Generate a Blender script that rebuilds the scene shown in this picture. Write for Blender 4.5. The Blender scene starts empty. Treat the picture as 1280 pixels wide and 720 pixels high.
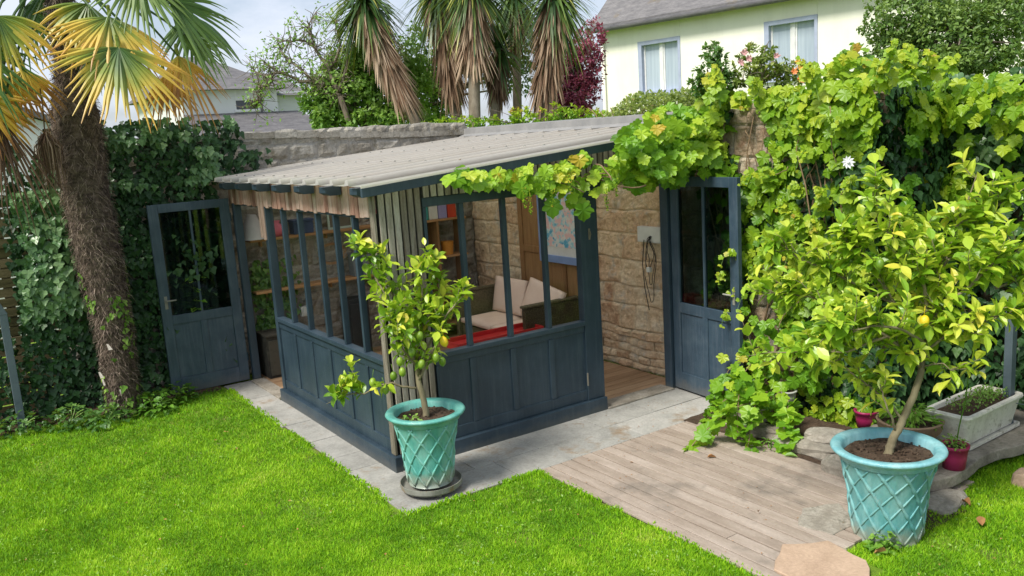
import bpy, math, random
from math import sin, cos, pi, sqrt, radians, atan2
from mathutils import Vector, Matrix, Euler, noise
V = Vector
random.seed(7)
R = random.random
def U(a, b): return a + (b - a) * random.random()
scene = bpy.context.scene
col = scene.collection
# ------------------------------------------------------------------ camera frame
FOC = 1071.0
def nrm(a): return V(a).normalized()
CX = nrm((1610, 298, FOC)); _l = V((-740, 145, FOC)); CY = (_l - CX * _l.dot(CX)).normalized()
CZ = CX.cross(CY)
if CZ.y < 0: CZ = -CZ
EYE = V((0, 0, 2.6))
def ray(px, py):
    c = V((px - 640, 360 - py, FOC)); return V((c.dot(CX), c.dot(CY), c.dot(CZ)))
def onx(px, py, v): r = ray(px, py); return EYE + r * (v / r.x)
def ony(px, py, v): r = ray(px, py); return EYE + r * (v / r.y)
def onz(px, py, v=0.0): r = ray(px, py); return EYE + r * ((v - EYE.z) / r.z)
def dep(px, py, d): return EYE + ray(px, py) * (d / FOC)
def proj(p):
    q = p - EYE; c = CX * q.x + CY * q.y + CZ * q.z
    if c.z < 0.05: return (-9999, -9999, c.z)
    return (640 + FOC * c.x / c.z, 360 - FOC * c.y / c.z, c.z)
RIGHT = V((CX.x, CY.x, CZ.x)); UPV = V((CX.y, CY.y, CZ.y)); FWD = V((CX.z, CY.z, CZ.z))
cam = bpy.data.cameras.new('camera'); co = bpy.data.objects.new('camera', cam); col.objects.link(co)
co.matrix_world = Matrix(((RIGHT.x, UPV.x, -FWD.x, 0), (RIGHT.y, UPV.y, -FWD.y, 0), (RIGHT.z, UPV.z, -FWD.z, EYE.z), (0, 0, 0, 1)))
cam.sensor_width = 36; cam.lens = FOC / 1280 * 36; cam.clip_end = 2000; cam.clip_start = 0.05
scene.camera = co
# ------------------------------------------------------------------ materials
def newmat(name):
    m = bpy.data.materials.new(name); m.use_nodes = True; nt = m.node_tree; nt.nodes.clear(); return m, nt
class NT:
    def __init__(s, nt): s.nt = nt
    def n(s, t, **k):
        x = s.nt.nodes.new(t)
        for a, b in k.items():
            if a.startswith('i_'): x.inputs[a[2:].replace('_', ' ')].default_value = b
            else: setattr(x, a, b)
        return x
    def l(s, a, b): s.nt.links.new(a, b)
def rgba(c): return (c[0], c[1], c[2], 1)
def ramp(T, fac, stops):
    r = T.n('ShaderNodeValToRGB'); e = r.color_ramp.elements
    e[0].position = stops[0][0]; e[0].color = rgba(stops[0][1]); e[1].position = stops[-1][0]; e[1].color = rgba(stops[-1][1])
    for p, c in stops[1:-1]:
        q = e.new(p); q.color = rgba(c)
    T.l(fac, r.inputs[0]); return r.outputs[0]
def mixc(T, fac, a, b, mode='MIX'):
    m = T.n('ShaderNodeMix', data_type='RGBA', blend_type=mode)
    for s, i in ((fac, 0), (a, 6), (b, 7)):
        if isinstance(s, (int, float)): m.inputs[i].default_value = s
        elif isinstance(s, tuple): m.inputs[i].default_value = rgba(s)
        else: T.l(s, m.inputs[i])
    return m.outputs[2]
def tex(T, scale, detail=5, rough=.6, stretch=(1, 1, 1), dist=0):
    tc = T.n('ShaderNodeTexCoord'); mp = T.n('ShaderNodeMapping'); mp.inputs['Scale'].default_value = stretch
    T.l(tc.outputs['Object'], mp.inputs[0])
    n = T.n('ShaderNodeTexNoise'); n.inputs['Scale'].default_value = scale; n.inputs['Detail'].default_value = detail
    n.inputs['Roughness'].default_value = rough; n.inputs['Distortion'].default_value = dist
    T.l(mp.outputs[0], n.inputs[0]); return n.outputs[0]
def surf(name, stops, scale=4, rough=.7, bump=.3, bscale=30, stretch=(1, 1, 1), rnd=.5, spec=.3, dist=0.01, fine=None, dirt=None, metallic=0, coat=0):
    """stops: colour ramp over noise+per-piece random"""
    m, nt = newmat(name); T = NT(nt)
    n1 = tex(T, scale, 6, .62, stretch)
    at = T.n('ShaderNodeAttribute', attribute_name='rnd')
    mx = T.n('ShaderNodeMath', operation='MULTIPLY_ADD'); T.l(at.outputs['Fac'], mx.inputs[0]); mx.inputs[1].default_value = rnd; 
    sb = T.n('ShaderNodeMath', operation='SUBTRACT'); T.l(n1, sb.inputs[0]); sb.inputs[1].default_value = rnd * .5
    T.l(sb.outputs[0], mx.inputs[2])
    c = ramp(T, mx.outputs[0], stops)
    if dirt:
        d = tex(T, dirt[1], 4, .7)
        r = ramp(T, d, [(dirt[2], (0, 0, 0)), (dirt[2] + .15, (1, 1, 1))]); c = mixc(T, r, c, dirt[0])
    n2 = tex(T, bscale, 5, .7, stretch)
    if fine: c = mixc(T, fine, c, ramp(T, n2, [(.3, (.25, .25, .25)), (.7, (1, 1, 1))]), 'MULTIPLY')
    p = T.n('ShaderNodeBsdfPrincipled'); T.l(c, p.inputs['Base Color']); p.inputs['Roughness'].default_value = rough
    p.inputs['Specular IOR Level'].default_value = spec; p.inputs['Metallic'].default_value = metallic
    p.inputs['Coat Weight'].default_value = coat
    b = T.n('ShaderNodeBump'); b.inputs['Strength'].default_value = bump; b.inputs['Distance'].default_value = dist
    T.l(n2, b.inputs['Height']); T.l(b.outputs[0], p.inputs['Normal'])
    o = T.n('ShaderNodeOutputMaterial'); T.l(p.outputs[0], o.inputs[0]); return m
def leafmat(name, stops, trans=.35, rough=.42, spec=.45, tcol=None, vary=1.2):
    m, nt = newmat(name); T = NT(nt)
    at = T.n('ShaderNodeAttribute', attribute_name='rnd')
    n1 = tex(T, vary, 3, .6)
    ad = T.n('ShaderNodeMath', operation='MULTIPLY_ADD'); T.l(n1, ad.inputs[0]); ad.inputs[1].default_value = .5
    sb = T.n('ShaderNodeMath', operation='SUBTRACT'); T.l(at.outputs['Fac'], sb.inputs[0]); sb.inputs[1].default_value = .25
    T.l(sb.outputs[0], ad.inputs[2])
    c = ramp(T, ad.outputs[0], stops)
    p = T.n('ShaderNodeBsdfPrincipled'); T.l(c, p.inputs['Base Color']); p.inputs['Roughness'].default_value = rough
    p.inputs['Specular IOR Level'].default_value = spec
    t = T.n('ShaderNodeBsdfTranslucent')
    g = mixc(T, .5, c, tcol or (.35, .5, .03), 'MIX'); T.l(g, t.inputs[0])
    mx = T.n('ShaderNodeMixShader'); mx.inputs[0].default_value = trans; T.l(p.outputs[0], mx.inputs[1]); T.l(t.outputs[0], mx.inputs[2])
    o = T.n('ShaderNodeOutputMaterial'); T.l(mx.outputs[0], o.inputs[0]); return m
def plain(name, c, rough=.5, spec=.4, metallic=0): 
    return surf(name, [(.3, tuple(x * .8 for x in c)), (.7, c)], 6, rough, .1, 60, spec=spec, metallic=metallic, rnd=.1)
def glassmat(name, tint=(.9, .95, .95), refl=.12):
    m, nt = newmat(name); T = NT(nt)
    tr = T.n('ShaderNodeBsdfTransparent'); tr.inputs[0].default_value = rgba(tint)
    gl = T.n('ShaderNodeBsdfGlossy'); gl.inputs['Roughness'].default_value = .03; gl.inputs[0].default_value = (1, 1, 1, 1)
    fr = T.n('ShaderNodeLayerWeight'); pw = T.n('ShaderNodeMath', operation='POWER'); T.l(fr.outputs['Facing'], pw.inputs[0]); pw.inputs[1].default_value = 4.5
    ad = T.n('ShaderNodeMath', operation='MULTIPLY_ADD'); T.l(pw.outputs[0], ad.inputs[0]); ad.inputs[1].default_value = .55; ad.inputs[2].default_value = .015 + refl
    mx = T.n('ShaderNodeMixShader'); T.l(ad.outputs[0], mx.inputs[0]); T.l(tr.outputs[0], mx.inputs[1]); T.l(gl.outputs[0], mx.inputs[2])
    o = T.n('ShaderNodeOutputMaterial'); T.l(mx.outputs[0], o.inputs[0]); return m
M = {}
M['blue'] = surf('dark_blue_paint', [(.2, (.016, .031, .047)), (.5, (.026, .046, .066)), (.8, (.042, .068, .094))], 3, .42, .25, 90, spec=.45, rnd=.12, dirt=((.10, .13, .14), 22, .72))
M['doorblue'] = surf('worn_blue_paint', [(.2, (.022, .042, .066)), (.5, (.038, .068, .098)), (.8, (.07, .105, .135))], 5, .4, .3, 70, spec=.5, rnd=.1, dirt=((.20, .22, .22), 28, .66))
M['batten'] = surf('weathered_grey_batten', [(.15, (.15, .125, .09)), (.45, (.30, .27, .215)), (.75, (.50, .47, .40))], 5, .85, .5, 40, (8, 8, .8), rnd=.45, fine=.5)
M['boards'] = surf('faded_cedar_board', [(.15, (.19, .085, .06)), (.42, (.38, .22, .165)), (.85, (.56, .43, .36))], 4, .85, .5, 40, (7, 7, .7), rnd=.5, fine=.5)
M['dark'] = plain('dark_backing', (.035, .036, .034), .9)
M['deck'] = surf('weathered_deck_board', [(.15, (.27, .21, .165)), (.45, (.39, .32, .26)), (.8, (.52, .44, .375))], 2.2, .85, .5, 34, (5, 1.0, 1), rnd=.22, fine=.35, dirt=((.24, .205, .17), 1.8, .52))
M['floor'] = surf('indoor_floor_board', [(.2, (.27, .165, .09)), (.5, (.42, .27, .16)), (.8, (.5, .34, .21))], 3, .6, .2, 30, (.8, 8, 1), rnd=.35, fine=.3)
M['paving'] = surf('slate_paving', [(.15, (.26, .255, .235)), (.45, (.38, .375, .345)), (.8, (.50, .485, .45))], 4, .9, .35, 50, rnd=.3, fine=.4, dirt=((.30, .225, .15), 2.3, .56), spec=.15)
M['stone'] = surf('rubble_sandstone', [(.12, (.52, .30, .17)), (.34, (.74, .52, .33)), (.58, (.84, .65, .43)), (.88, (.88, .77, .58))], 6, .95, .9, 24, rnd=.42, fine=.45, dist=.03, dirt=((.66, .60, .50), 4.2, .54))
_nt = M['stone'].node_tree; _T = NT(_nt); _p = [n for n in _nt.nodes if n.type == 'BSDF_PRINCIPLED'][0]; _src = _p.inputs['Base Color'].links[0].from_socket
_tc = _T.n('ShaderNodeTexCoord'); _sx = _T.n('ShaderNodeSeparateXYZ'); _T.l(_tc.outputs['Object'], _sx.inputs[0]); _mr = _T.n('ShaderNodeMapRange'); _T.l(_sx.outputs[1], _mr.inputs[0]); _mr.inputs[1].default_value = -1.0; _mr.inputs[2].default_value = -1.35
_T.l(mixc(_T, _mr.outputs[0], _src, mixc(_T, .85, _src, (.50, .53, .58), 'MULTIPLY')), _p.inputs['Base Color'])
M['oldstone'] = surf('lichen_stone', [(.15, (.19, .17, .14)), (.45, (.36, .33, .275)), (.8, (.52, .49, .43))], 6, .95, .9, 30, rnd=.4, fine=.55, dist=.02, dirt=((.20, .17, .11), 4, .55))
M['darkstone'] = surf('dark_brown_stone', [(.15, (.10, .085, .06)), (.45, (.21, .17, .12)), (.8, (.34, .28, .2))], 6, .95, .9, 30, rnd=.4, fine=.5, dist=.02)  # darker brown stone for the ivy-covered wall
M['ledge'] = surf('ledge_stone', [(.2, (.19, .165, .13)), (.5, (.35, .315, .26)), (.8, (.52, .48, .41))], 7, .9, .7, 40, rnd=.3, fine=.5, dist=.015, dirt=((.12, .12, .08), 6, .58))
M['flag'] = surf('pink_flagstone', [(.2, (.36, .25, .17)), (.8, (.58, .42, .30))], 6, .85, .5, 50, rnd=.2, fine=.3)
M['soil'] = surf('garden_soil', [(.2, (.045, .028, .018)), (.5, (.10, .065, .042)), (.8, (.19, .135, .095))], 20, .95, 1, 60, rnd=.3, fine=.5, dist=.02)
M['turf'] = surf('turf_base', [(.25, (.10, .20, .010)), (.5, (.22, .38, .025)), (.8, (.33, .44, .05))], 2.0, .95, 1, 60, rnd=0, fine=.4, dist=.03, dirt=((.24, .20, .09), 3.1, .56))
M['glass'] = glassmat('clear_pane', (.97, .985, .98), 0.0)
M['doorglass'] = glassmat('door_pane', (.50, .58, .57), .02)
M['bark'] = surf('grey_bark', [(.2, (.10, .08, .06)), (.5, (.20, .165, .12)), (.8, (.30, .26, .2))], 9, .9, .6, 50, (1, 1, .3), rnd=.2, fine=.4)
M['lemonbark'] = surf('lemon_bark', [(.2, (.16, .13, .075)), (.8, (.32, .28, .17))], 12, .8, .4, 60, (1, 1, .3), rnd=.2, fine=.3)
M['fibre'] = surf('palm_fibre', [(.15, (.07, .05, .04)), (.45, (.22, .16, .125)), (.85, (.46, .36, .29))], 12, .95, .9, 40, (1, 1, 3), rnd=.9, fine=.4, dist=.03)
M['vinebark'] = surf('vine_wood', [(.2, (.12, .075, .04)), (.8, (.33, .23, .14))], 15, .9, .5, 60, rnd=.2)
M['lead'] = surf('grey_flashing', [(.2, (.17, .17, .17)), (.8, (.30, .295, .285))], 5, .6, .2, 50, rnd=.1)
def roofmat():
    m, nt = newmat('pale_ribbed_sheet'); T = NT(nt)
    a = tex(T, 2.2, 6, .65, (.35, 1, 1)); c = ramp(T, a, [(.25, (.60, .57, .53)), (.5, (.74, .72, .68)), (.75, (.84, .82, .79))]); at = T.n('ShaderNodeAttribute', attribute_name='rnd'); c = mixc(T, at.outputs['Fac'], mixc(T, .9, c, (.22, .20, .18), 'MULTIPLY'), c)  # low rnd darkens the sheet: shade beside the ribs painted in as stripes
    b = tex(T, 30, 4, .6); c = mixc(T, .25, c, ramp(T, b, [(.3, (.5, .5, .5)), (.6, (1, 1, 1))]), 'MULTIPLY')
    p = T.n('ShaderNodeBsdfPrincipled'); T.l(c, p.inputs['Base Color']); p.inputs['Roughness'].default_value = .55
    t = T.n('ShaderNodeBsdfTranslucent'); t.inputs[0].default_value = (.92, .88, .80, 1)
    mx = T.n('ShaderNodeMixShader'); mx.inputs[0].default_value = .55; T.l(p.outputs[0], mx.inputs[1]); T.l(t.outputs[0], mx.inputs[2])  # translucency added so daylight passes through and brightens the shed inside
    o = T.n('ShaderNodeOutputMaterial'); T.l(mx.outputs[0], o.inputs[0]); return m
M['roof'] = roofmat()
M['slate'] = surf('slate_roof', [(.2, (.09, .088, .095)), (.5, (.15, .145, .15)), (.8, (.23, .22, .22))], 3, .8, .6, 12, (1, 1, 5), rnd=.3, fine=.35, dirt=((.20, .16, .10), 1.2, .6))
M['cream'] = surf('cream_render', [(.2, (.80, .79, .68)), (.8, (.88, .87, .77))], 1.5, .9, .2, 60, rnd=.1)
M['white'] = surf('white_render', [(.2, (.60, .61, .62)), (.8, (.72, .72, .72))], 1.2, .9, .2, 60, rnd=.1)
M['whitepaint'] = plain('white_paint', (.8, .8, .8), .5)
M['lavender'] = plain('pale_blue_frame', (.42, .47, .62), .5)
M['curtain'] = surf('net_curtain', [(.2, (.30, .37, .45)), (.8, (.50, .57, .64))], 3, .3, .1, 30, (6, 6, .2), rnd=.2, spec=.6)
M['darkglass'] = plain('dark_window', (.05, .06, .08), .12, .7)
M['cushion'] = surf('salmon_cushion', [(.2, (.74, .57, .46)), (.8, (.84, .68, .57))], 5, .9, .3, 120, rnd=.15)
M['wicker'] = surf('dark_wicker', [(.3, (.045, .04, .02)), (.7, (.16, .14, .08))], 60, .6, .8, 90, rnd=.4)
M['red'] = plain('red_paint', (.55, .03, .03), .4)
M['panelwood'] = surf('brown_oak', [(.2, (.15, .075, .03)), (.5, (.28, .15, .065)), (.8, (.38, .22, .10))], 4, .6, .3, 30, (6, 6, .6), rnd=.35, fine=.3)
M['shelfwood'] = surf('pine_shelf', [(.2, (.33, .17, .07)), (.8, (.52, .30, .14))], 4, .6, .2, 30, (.6, 6, 6), rnd=.3, fine=.3)
M['trough'] = surf('mossy_white_stoneware', [(.2, (.48, .46, .38)), (.5, (.74, .72, .64)), (.8, (.84, .83, .77))], 6, .8, .5, 50, rnd=.2, fine=.25, dirt=((.20, .19, .11), 7, .58))
M['terra'] = surf('aged_terracotta', [(.2, (.20, .13, .085)), (.8, (.40, .28, .19))], 6, .85, .4, 50, rnd=.2, fine=.3)
M['burg'] = surf('burgundy_plastic', [(.2, (.28, .012, .075)), (.8, (.42, .03, .13))], 5, .35, .1, 60, rnd=.1, spec=.5)
M['greypot'] = plain('pale_grey_pot', (.5, .5, .46), .7)
M['caddy'] = surf('caddy_metal', [(.2, (.13, .13, .11)), (.8, (.33, .33, .29))], 8, .5, .2, 50, rnd=.2, dirt=((.22, .15, .09), 12, .55))
M['steel'] = surf('bluegrey_post', [(.2, (.06, .085, .10)), (.8, (.12, .155, .18))], 5, .5, .2, 60, rnd=.1)
M['rubber'] = plain('black_rubber', (.02, .02, .02), .6)
M['plastic'] = plain('white_plastic', (.72, .73, .70), .4)
M['lime'] = surf('green_lemon', [(.2, (.10, .20, .015)), (.8, (.24, .36, .03))], 12, .35, .3, 90, rnd=.4, spec=.5)
M['yellow'] = surf('yellow_lemon', [(.2, (.72, .50, .01)), (.8, (.82, .64, .04))], 12, .35, .3, 90, rnd=.2, spec=.5)
M['fencewood'] = surf('mossy_fence_slat', [(.2, (.045, .042, .015)), (.5, (.11, .095, .04)), (.8, (.19, .15, .08))], 4, .9, .4, 40, (.6, 1, 6), rnd=.5, fine=.4)
def glaze(name, base, dark, light):
    return surf(name, [(.2, dark), (.45, base), (.75, light)], 8, .42, .5, 38, (1, 1, .35), rnd=.28, spec=.45, coat=.08, dist=.008, dirt=((.24, .28, .22), 9, .62), fine=.3)
M['glaze1'] = glaze('turquoise_glaze', (.10, .38, .33), (.045, .22, .20), (.22, .54, .46))
M['glaze2'] = glaze('blue_turquoise_glaze', (.10, .33, .34), (.045, .20, .22), (.24, .49, .48))
M['glazerim'] = glaze('rim_glaze', (.20, .47, .52), (.11, .33, .40), (.36, .62, .65))
# leaves
G = lambda *a: [(p, c) for p, c in a]
M['L_vine'] = leafmat('grape_leaf', G((.0, (.05, .15, .008)), (.35, (.15, .35, .018)), (.7, (.32, .53, .03)), (.94, (.50, .61, .05)), (1, (.55, .40, .04))), .4)
M['L_creeper'] = leafmat('yellow_green_creeper', G((.0, (.035, .11, .008)), (.3, (.11, .27, .015)), (.6, (.29, .46, .022)), (.88, (.50, .57, .04)), (1, (.55, .32, .05))), .4)
M['L_ivy'] = leafmat('dark_ivy', G((.0, (.007, .024, .008)), (.4, (.022, .066, .020)), (.75, (.055, .13, .04)), (1, (.15, .27, .08))), .18, .42, .3, (.10, .2, .03))
M['L_ivylight'] = leafmat('ivy_sunny', G((.0, (.03, .08, .02)), (.4, (.08, .18, .06)), (1, (.27, .40, .18))), .2, .32, .45, (.10, .2, .03))  # paler copy of the ivy: sunlit patches put into the leaf colour
M['L_lemon'] = leafmat('lemon_leaf', G((.0, (.07, .18, .010)), (.35, (.19, .37, .02)), (.65, (.42, .57, .04)), (.9, (.66, .70, .08)), (1, (.75, .60, .08))), .35, .33, .5)
M['L_lemon2'] = leafmat('pale_lemon_leaf', G((.0, (.09, .22, .012)), (.3, (.25, .46, .03)), (.6, (.48, .63, .05)), (.88, (.70, .74, .09)), (1, (.78, .60, .08))), .4, .33, .5)
M['L_dark'] = leafmat('deep_green_leaf', G((.0, (.02, .06, .012)), (.5, (.06, .16, .03)), (1, (.16, .30, .06))), .3, .4, .5)
M['L_mid'] = leafmat('mid_green_leaf', G((.0, (.07, .17, .03)), (.5, (.21, .40, .07)), (1, (.42, .60, .16))), .4)
M['L_holly'] = leafmat('evergreen_leaf', G((.0, (.035, .09, .015)), (.5, (.11, .21, .04)), (1, (.26, .37, .10))), .3)
M['L_purple'] = leafmat('purple_leaf', G((.0, (.07, .016, .035)), (.5, (.22, .045, .09)), (1, (.42, .12, .17))), .3, tcol=(.4, .05, .1))
M['L_hedge'] = leafmat('hedge_leaf', G((.0, (.06, .10, .015)), (.5, (.17, .24, .04)), (.8, (.30, .36, .07)), (1, (.38, .26, .12))), .3)
M['L_fresh'] = leafmat('fresh_weed', G((.0, (.04, .13, .01)), (.5, (.14, .32, .03)), (1, (.34, .52, .10))), .35)
M['L_palm'] = leafmat('palm_leaf_green', G((.0, (.02, .06, .015)), (.5, (.07, .15, .03)), (1, (.18, .27, .06))), .25, .4, .5)
M['L_palmy'] = leafmat('palm_leaf_yellow', G((.0, (.06, .15, .03)), (.22, (.26, .34, .05)), (.42, (.62, .50, .08)), (.72, (.78, .50, .08)), (.92, (.58, .29, .06)), (1, (.30, .13, .05))), .35, .4, .5, (.8, .5, .05))
M['L_yucca'] = leafmat('sword_leaf', G((.0, (.010, .032, .012)), (.5, (.032, .080, .022)), (.85, (.12, .19, .04)), (1, (.42, .38, .08))), .2, .4, .5)
M['L_dead'] = leafmat('dead_sword_leaf', G((.0, (.05, .03, .02)), (.5, (.19, .115, .07)), (1, (.50, .38, .27))), .15, .8, .2, (.5, .3, .15))
M['L_grass'] = leafmat('grass_blade', G((.0, (.07, .21, .008)), (.3, (.20, .46, .012)), (.6, (.36, .63, .020)), (.87, (.53, .70, .06)), (1, (.64, .60, .22))), .3, .6, .25, (.45, .6, .01), vary=1.4)
M['flower'] = plain('orange_petal', (.85, .32, .12), .6)
M['flowery'] = plain('yellow_petal', (.85, .55, .12), .6)
M['pink'] = plain('pink_petal', (.62, .36, .36), .6)
M['whitep'] = plain('white_petal', (.8, .8, .82), .6)
M['deadleaf'] = surf('fallen_leaf', [(.2, (.20, .09, .03)), (.8, (.45, .24, .10))], 20, .8, .3, 60)
def weather(m, colr, z0, z1, sc=6, streak=None, axis=2, amt=.8):
    nt = m.node_tree; T = NT(nt); p = [n for n in nt.nodes if n.type == 'BSDF_PRINCIPLED'][0]; src = p.inputs['Base Color'].links[0].from_socket
    tc = T.n('ShaderNodeTexCoord'); sx = T.n('ShaderNodeSeparateXYZ'); T.l(tc.outputs['Object'], sx.inputs[0])
    nz = tex(T, sc, 5, .7, streak or (1, 1, 1))
    mr = T.n('ShaderNodeMapRange'); T.l(sx.outputs[axis], mr.inputs[0]); mr.inputs[1].default_value = z1; mr.inputs[2].default_value = z0; mr.inputs[3].default_value = 0; mr.inputs[4].default_value = .75 if z1 > 0 else .13
    ad = T.n('ShaderNodeMath', operation='ADD'); T.l(mr.outputs[0], ad.inputs[0]); T.l(nz, ad.inputs[1])
    r = ramp(T, ad.outputs[0], [(.62, (0, 0, 0)), (1.0, (amt, amt, amt))])
    T.l(mixc(T, r, src, colr), p.inputs['Base Color'])
weather(M['blue'], (.13, .125, .10), .0, .10, 9, amt=.35)
weather(M['doorblue'], (.15, .14, .12), .0, .18, 9, amt=.45)
weather(M['blue'], (.075, .105, .125), 0, -5, 5, (5, 5, .35), amt=.6)
weather(M['doorblue'], (.12, .15, .19), 0, -5, 7, (6, 6, .4), amt=.7)
weather(M['glaze1'], (.30, .30, .24), .0, .16, 8); weather(M['glaze2'], (.28, .27, .20), .0, .16, 8)
weather(M['glaze1'], (.34, .52, .48), 0, -5, 5, (2, 2, .5), amt=.6); weather(M['glaze2'], (.30, .46, .45), 0, -5, 5, (2, 2, .5), amt=.6)
weather(M['cream'], (.62, .61, .52), .0, -9, 1.2, (2, 2, .3), amt=.45)
weather(M['batten'], (.16, .14, .10), .0, .5, 6)
# ------------------------------------------------------------------ mesh builder
WL = {}
class MB:
    def __init__(s): s.v = []; s.f = []; s.r = []
    def add(s, vs, fs, r=None):
        if r is None: r = R()
        b = len(s.v); s.v += [tuple(p) for p in vs]; s.f += [tuple(i + b for i in f) for f in fs]
        s.r += (r if isinstance(r, list) else [r] * len(vs))
    def box(s, x0, x1, y0, y1, z0, z1, r=None, mat=None):
        vs = [V((x, y, z)) for x in (x0, x1) for y in (y0, y1) for z in (z0, z1)]
        if mat is not None: vs = [mat @ v for v in vs]
        s.add(vs, [(0, 1, 3, 2), (4, 6, 7, 5), (0, 4, 5, 1), (2, 3, 7, 6), (0, 2, 6, 4), (1, 5, 7, 3)], r)
    def prism(s, pts, a, b, r=None):
        """pts: list of V at one end; extruded by vector b-a"""
        d = b - a; n = len(pts); vs = [p for p in pts] + [p + d for p in pts]
        s.add(vs, [tuple(range(n))[::-1], tuple(range(n, 2 * n))] + [(i, (i + 1) % n, (i + 1) % n + n, i + n) for i in range(n)], r)
    def tube(s, pts, rad, n=8, r=None, cap=True):
        if not isinstance(rad, (list, tuple)): rad = [rad] * len(pts)
        pts = [V(p) for p in pts]; vs = []; u = None
        for i, p in enumerate(pts):
            t = (pts[min(i + 1, len(pts) - 1)] - pts[max(i - 1, 0)])
            t = t.normalized() if t.length > 1e-9 else V((0, 0, 1))
            if u is None: u = t.orthogonal().normalized()
            u = (u - t * u.dot(t)); u = u.normalized() if u.length > 1e-6 else t.orthogonal().normalized()
            w = t.cross(u)
            for k in range(n):
                a = 2 * pi * k / n; vs.append(p + (u * cos(a) + w * sin(a)) * rad[i])
        fs = [(i * n + k, i * n + (k + 1) % n, (i + 1) * n + (k + 1) % n, (i + 1) * n + k) for i in range(len(pts) - 1) for k in range(n)]
        if cap: fs += [tuple(range(n))[::-1], tuple(range((len(pts) - 1) * n, len(pts) * n))]
        s.add(vs, fs, r)
    def lathe(s, prof, c, n=48, r=None, fn=None):
        vs = []
        for (rr, z) in prof:
            for k in range(n):
                a = 2 * pi * k / n; q = rr if fn is None else fn(rr, z, a)
                vs.append(V((c[0] + q * cos(a), c[1] + q * sin(a), c[2] + z)))
        fs = [(i * n + k, i * n + (k + 1) % n, (i + 1) * n + (k + 1) % n, (i + 1) * n + k) for i in range(len(prof) - 1) for k in range(n)]
        s.add(vs, fs, r)
    def ball(s, c, rx, rz=None, n=12, m=8, r=None, rot=None):
        rz = rz or rx; vs = []
        for i in range(m + 1):
            t = pi * i / m
            for k in range(n):
                a = 2 * pi * k / n; p = V((rx * sin(t) * cos(a), rx * sin(t) * sin(a), -rz * cos(t)))
                if rot is not None: p = rot @ p
                vs.append(V(c) + p)
        fs = [(i * n + k, i * n + (k + 1) % n, (i + 1) * n + (k + 1) % n, (i + 1) * n + k) for i in range(m) for k in range(n)]
        s.add(vs, fs, r)
    def build(s, name, mat, parent=None, loc=None, smooth=False, bevel=0, kind=None):
        me = bpy.data.meshes.new(name)
        if parent is not None: base = WL[parent.name]
        else:
            if loc is None:
                n = len(s.v); base = V((sum(p[0] for p in s.v) / n, sum(p[1] for p in s.v) / n, min(p[2] for p in s.v)))
            else: base = V(loc)
        me.from_pydata([(p[0] - base.x, p[1] - base.y, p[2] - base.z) for p in s.v], [], s.f)
        a = me.attributes.new('rnd', 'FLOAT', 'POINT'); a.data.foreach_set('value', s.r)
        me.materials.append(mat)
        if smooth: me.polygons.foreach_set('use_smooth', [True] * len(me.polygons))
        me.update()
        o = bpy.data.objects.new(name, me); col.objects.link(o); WL[o.name] = base
        if parent is not None: o.parent = parent
        else: o.location = base
        if bevel:
            b = o.modifiers.new('bevel', 'BEVEL'); b.width = bevel; b.segments = 2; b.limit_method = 'ANGLE'
            o.modifiers.new('wn', 'WEIGHTED_NORMAL')
        if kind: o['kind'] = kind
        return o
def tag(o, label, cat, group=None):
    o['label'] = label; o['category'] = cat
    if group: o['group'] = group
    return o
def thing(name, label, cat, loc, group=None):
    o = bpy.data.objects.new(name, None); o.empty_display_size = .1; col.objects.link(o); o.location = loc; WL[o.name] = V(loc)
    return tag(o, label, cat, group)
# ------------------------------------------------------------------ leaves
def T_lobed(k=5, deep=.35):
    """palmate leaf, base at 0, tip at y=1"""
    spec = [(.10, -.07), (.26, -.08), (.40, .02), (.50, .10), (.44, .22), (.60, .34), (.64, .50), (.50, .54), (.38, .58), (.36, .74), (.24, .82), (.14, .86)]
    if k == 3: spec = [(.12, -.06), (.34, -.04), (.48, .12), (.50, .30), (.34, .42), (.24, .62), (.12, .82)]
    left = [(-x, y) for x, y in spec]; right = [(x, y) for x, y in spec]
    out = [(0, .02)] + right + [(0, 1.0)] + left[::-1]
    c = (0, .34)
    vs = [(c[0], c[1], .0)] + [(x, y, .16 * abs(x) + .03 * sin(i * 1.7) - .25 * max(0, y - .4) ** 1.5 - .05 * (abs(x) > .45)) for i, (x, y) in enumerate(out)]
    n = len(out); fs = [(0, 1 + i, 1 + (i + 1) % n) for i in range(n)]
    return vs, fs
def T_oval(w=.24, fold=.08):
    vs = [(0, 0, 0), (w * .75, .25, fold * .8), (0, .28, 0), (-w * .75, .25, fold * .8), (w, .55, fold), (0, .58, -.02), (-w, .55, fold), (w * .6, .82, fold * .3), (0, .83, -.07), (-w * .6, .82, fold * .3), (0, 1.02, -.13)]
    fs = [(0, 1, 2), (0, 2, 3), (1, 4, 5, 2), (2, 5, 6, 3), (4, 7, 8, 5), (5, 8, 9, 6), (7, 10, 8), (8, 10, 9)]
    return vs, fs
T_small = ([(0, 0, 0), (.3, .45, .08), (0, 1, -.06), (-.3, .45, .08)], [(0, 1, 2), (0, 2, 3)])
T_VINE = T_lobed(5); T_IVY = T_lobed(3); T_LEM = T_oval(.27); T_NAR = T_oval(.15)
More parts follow.
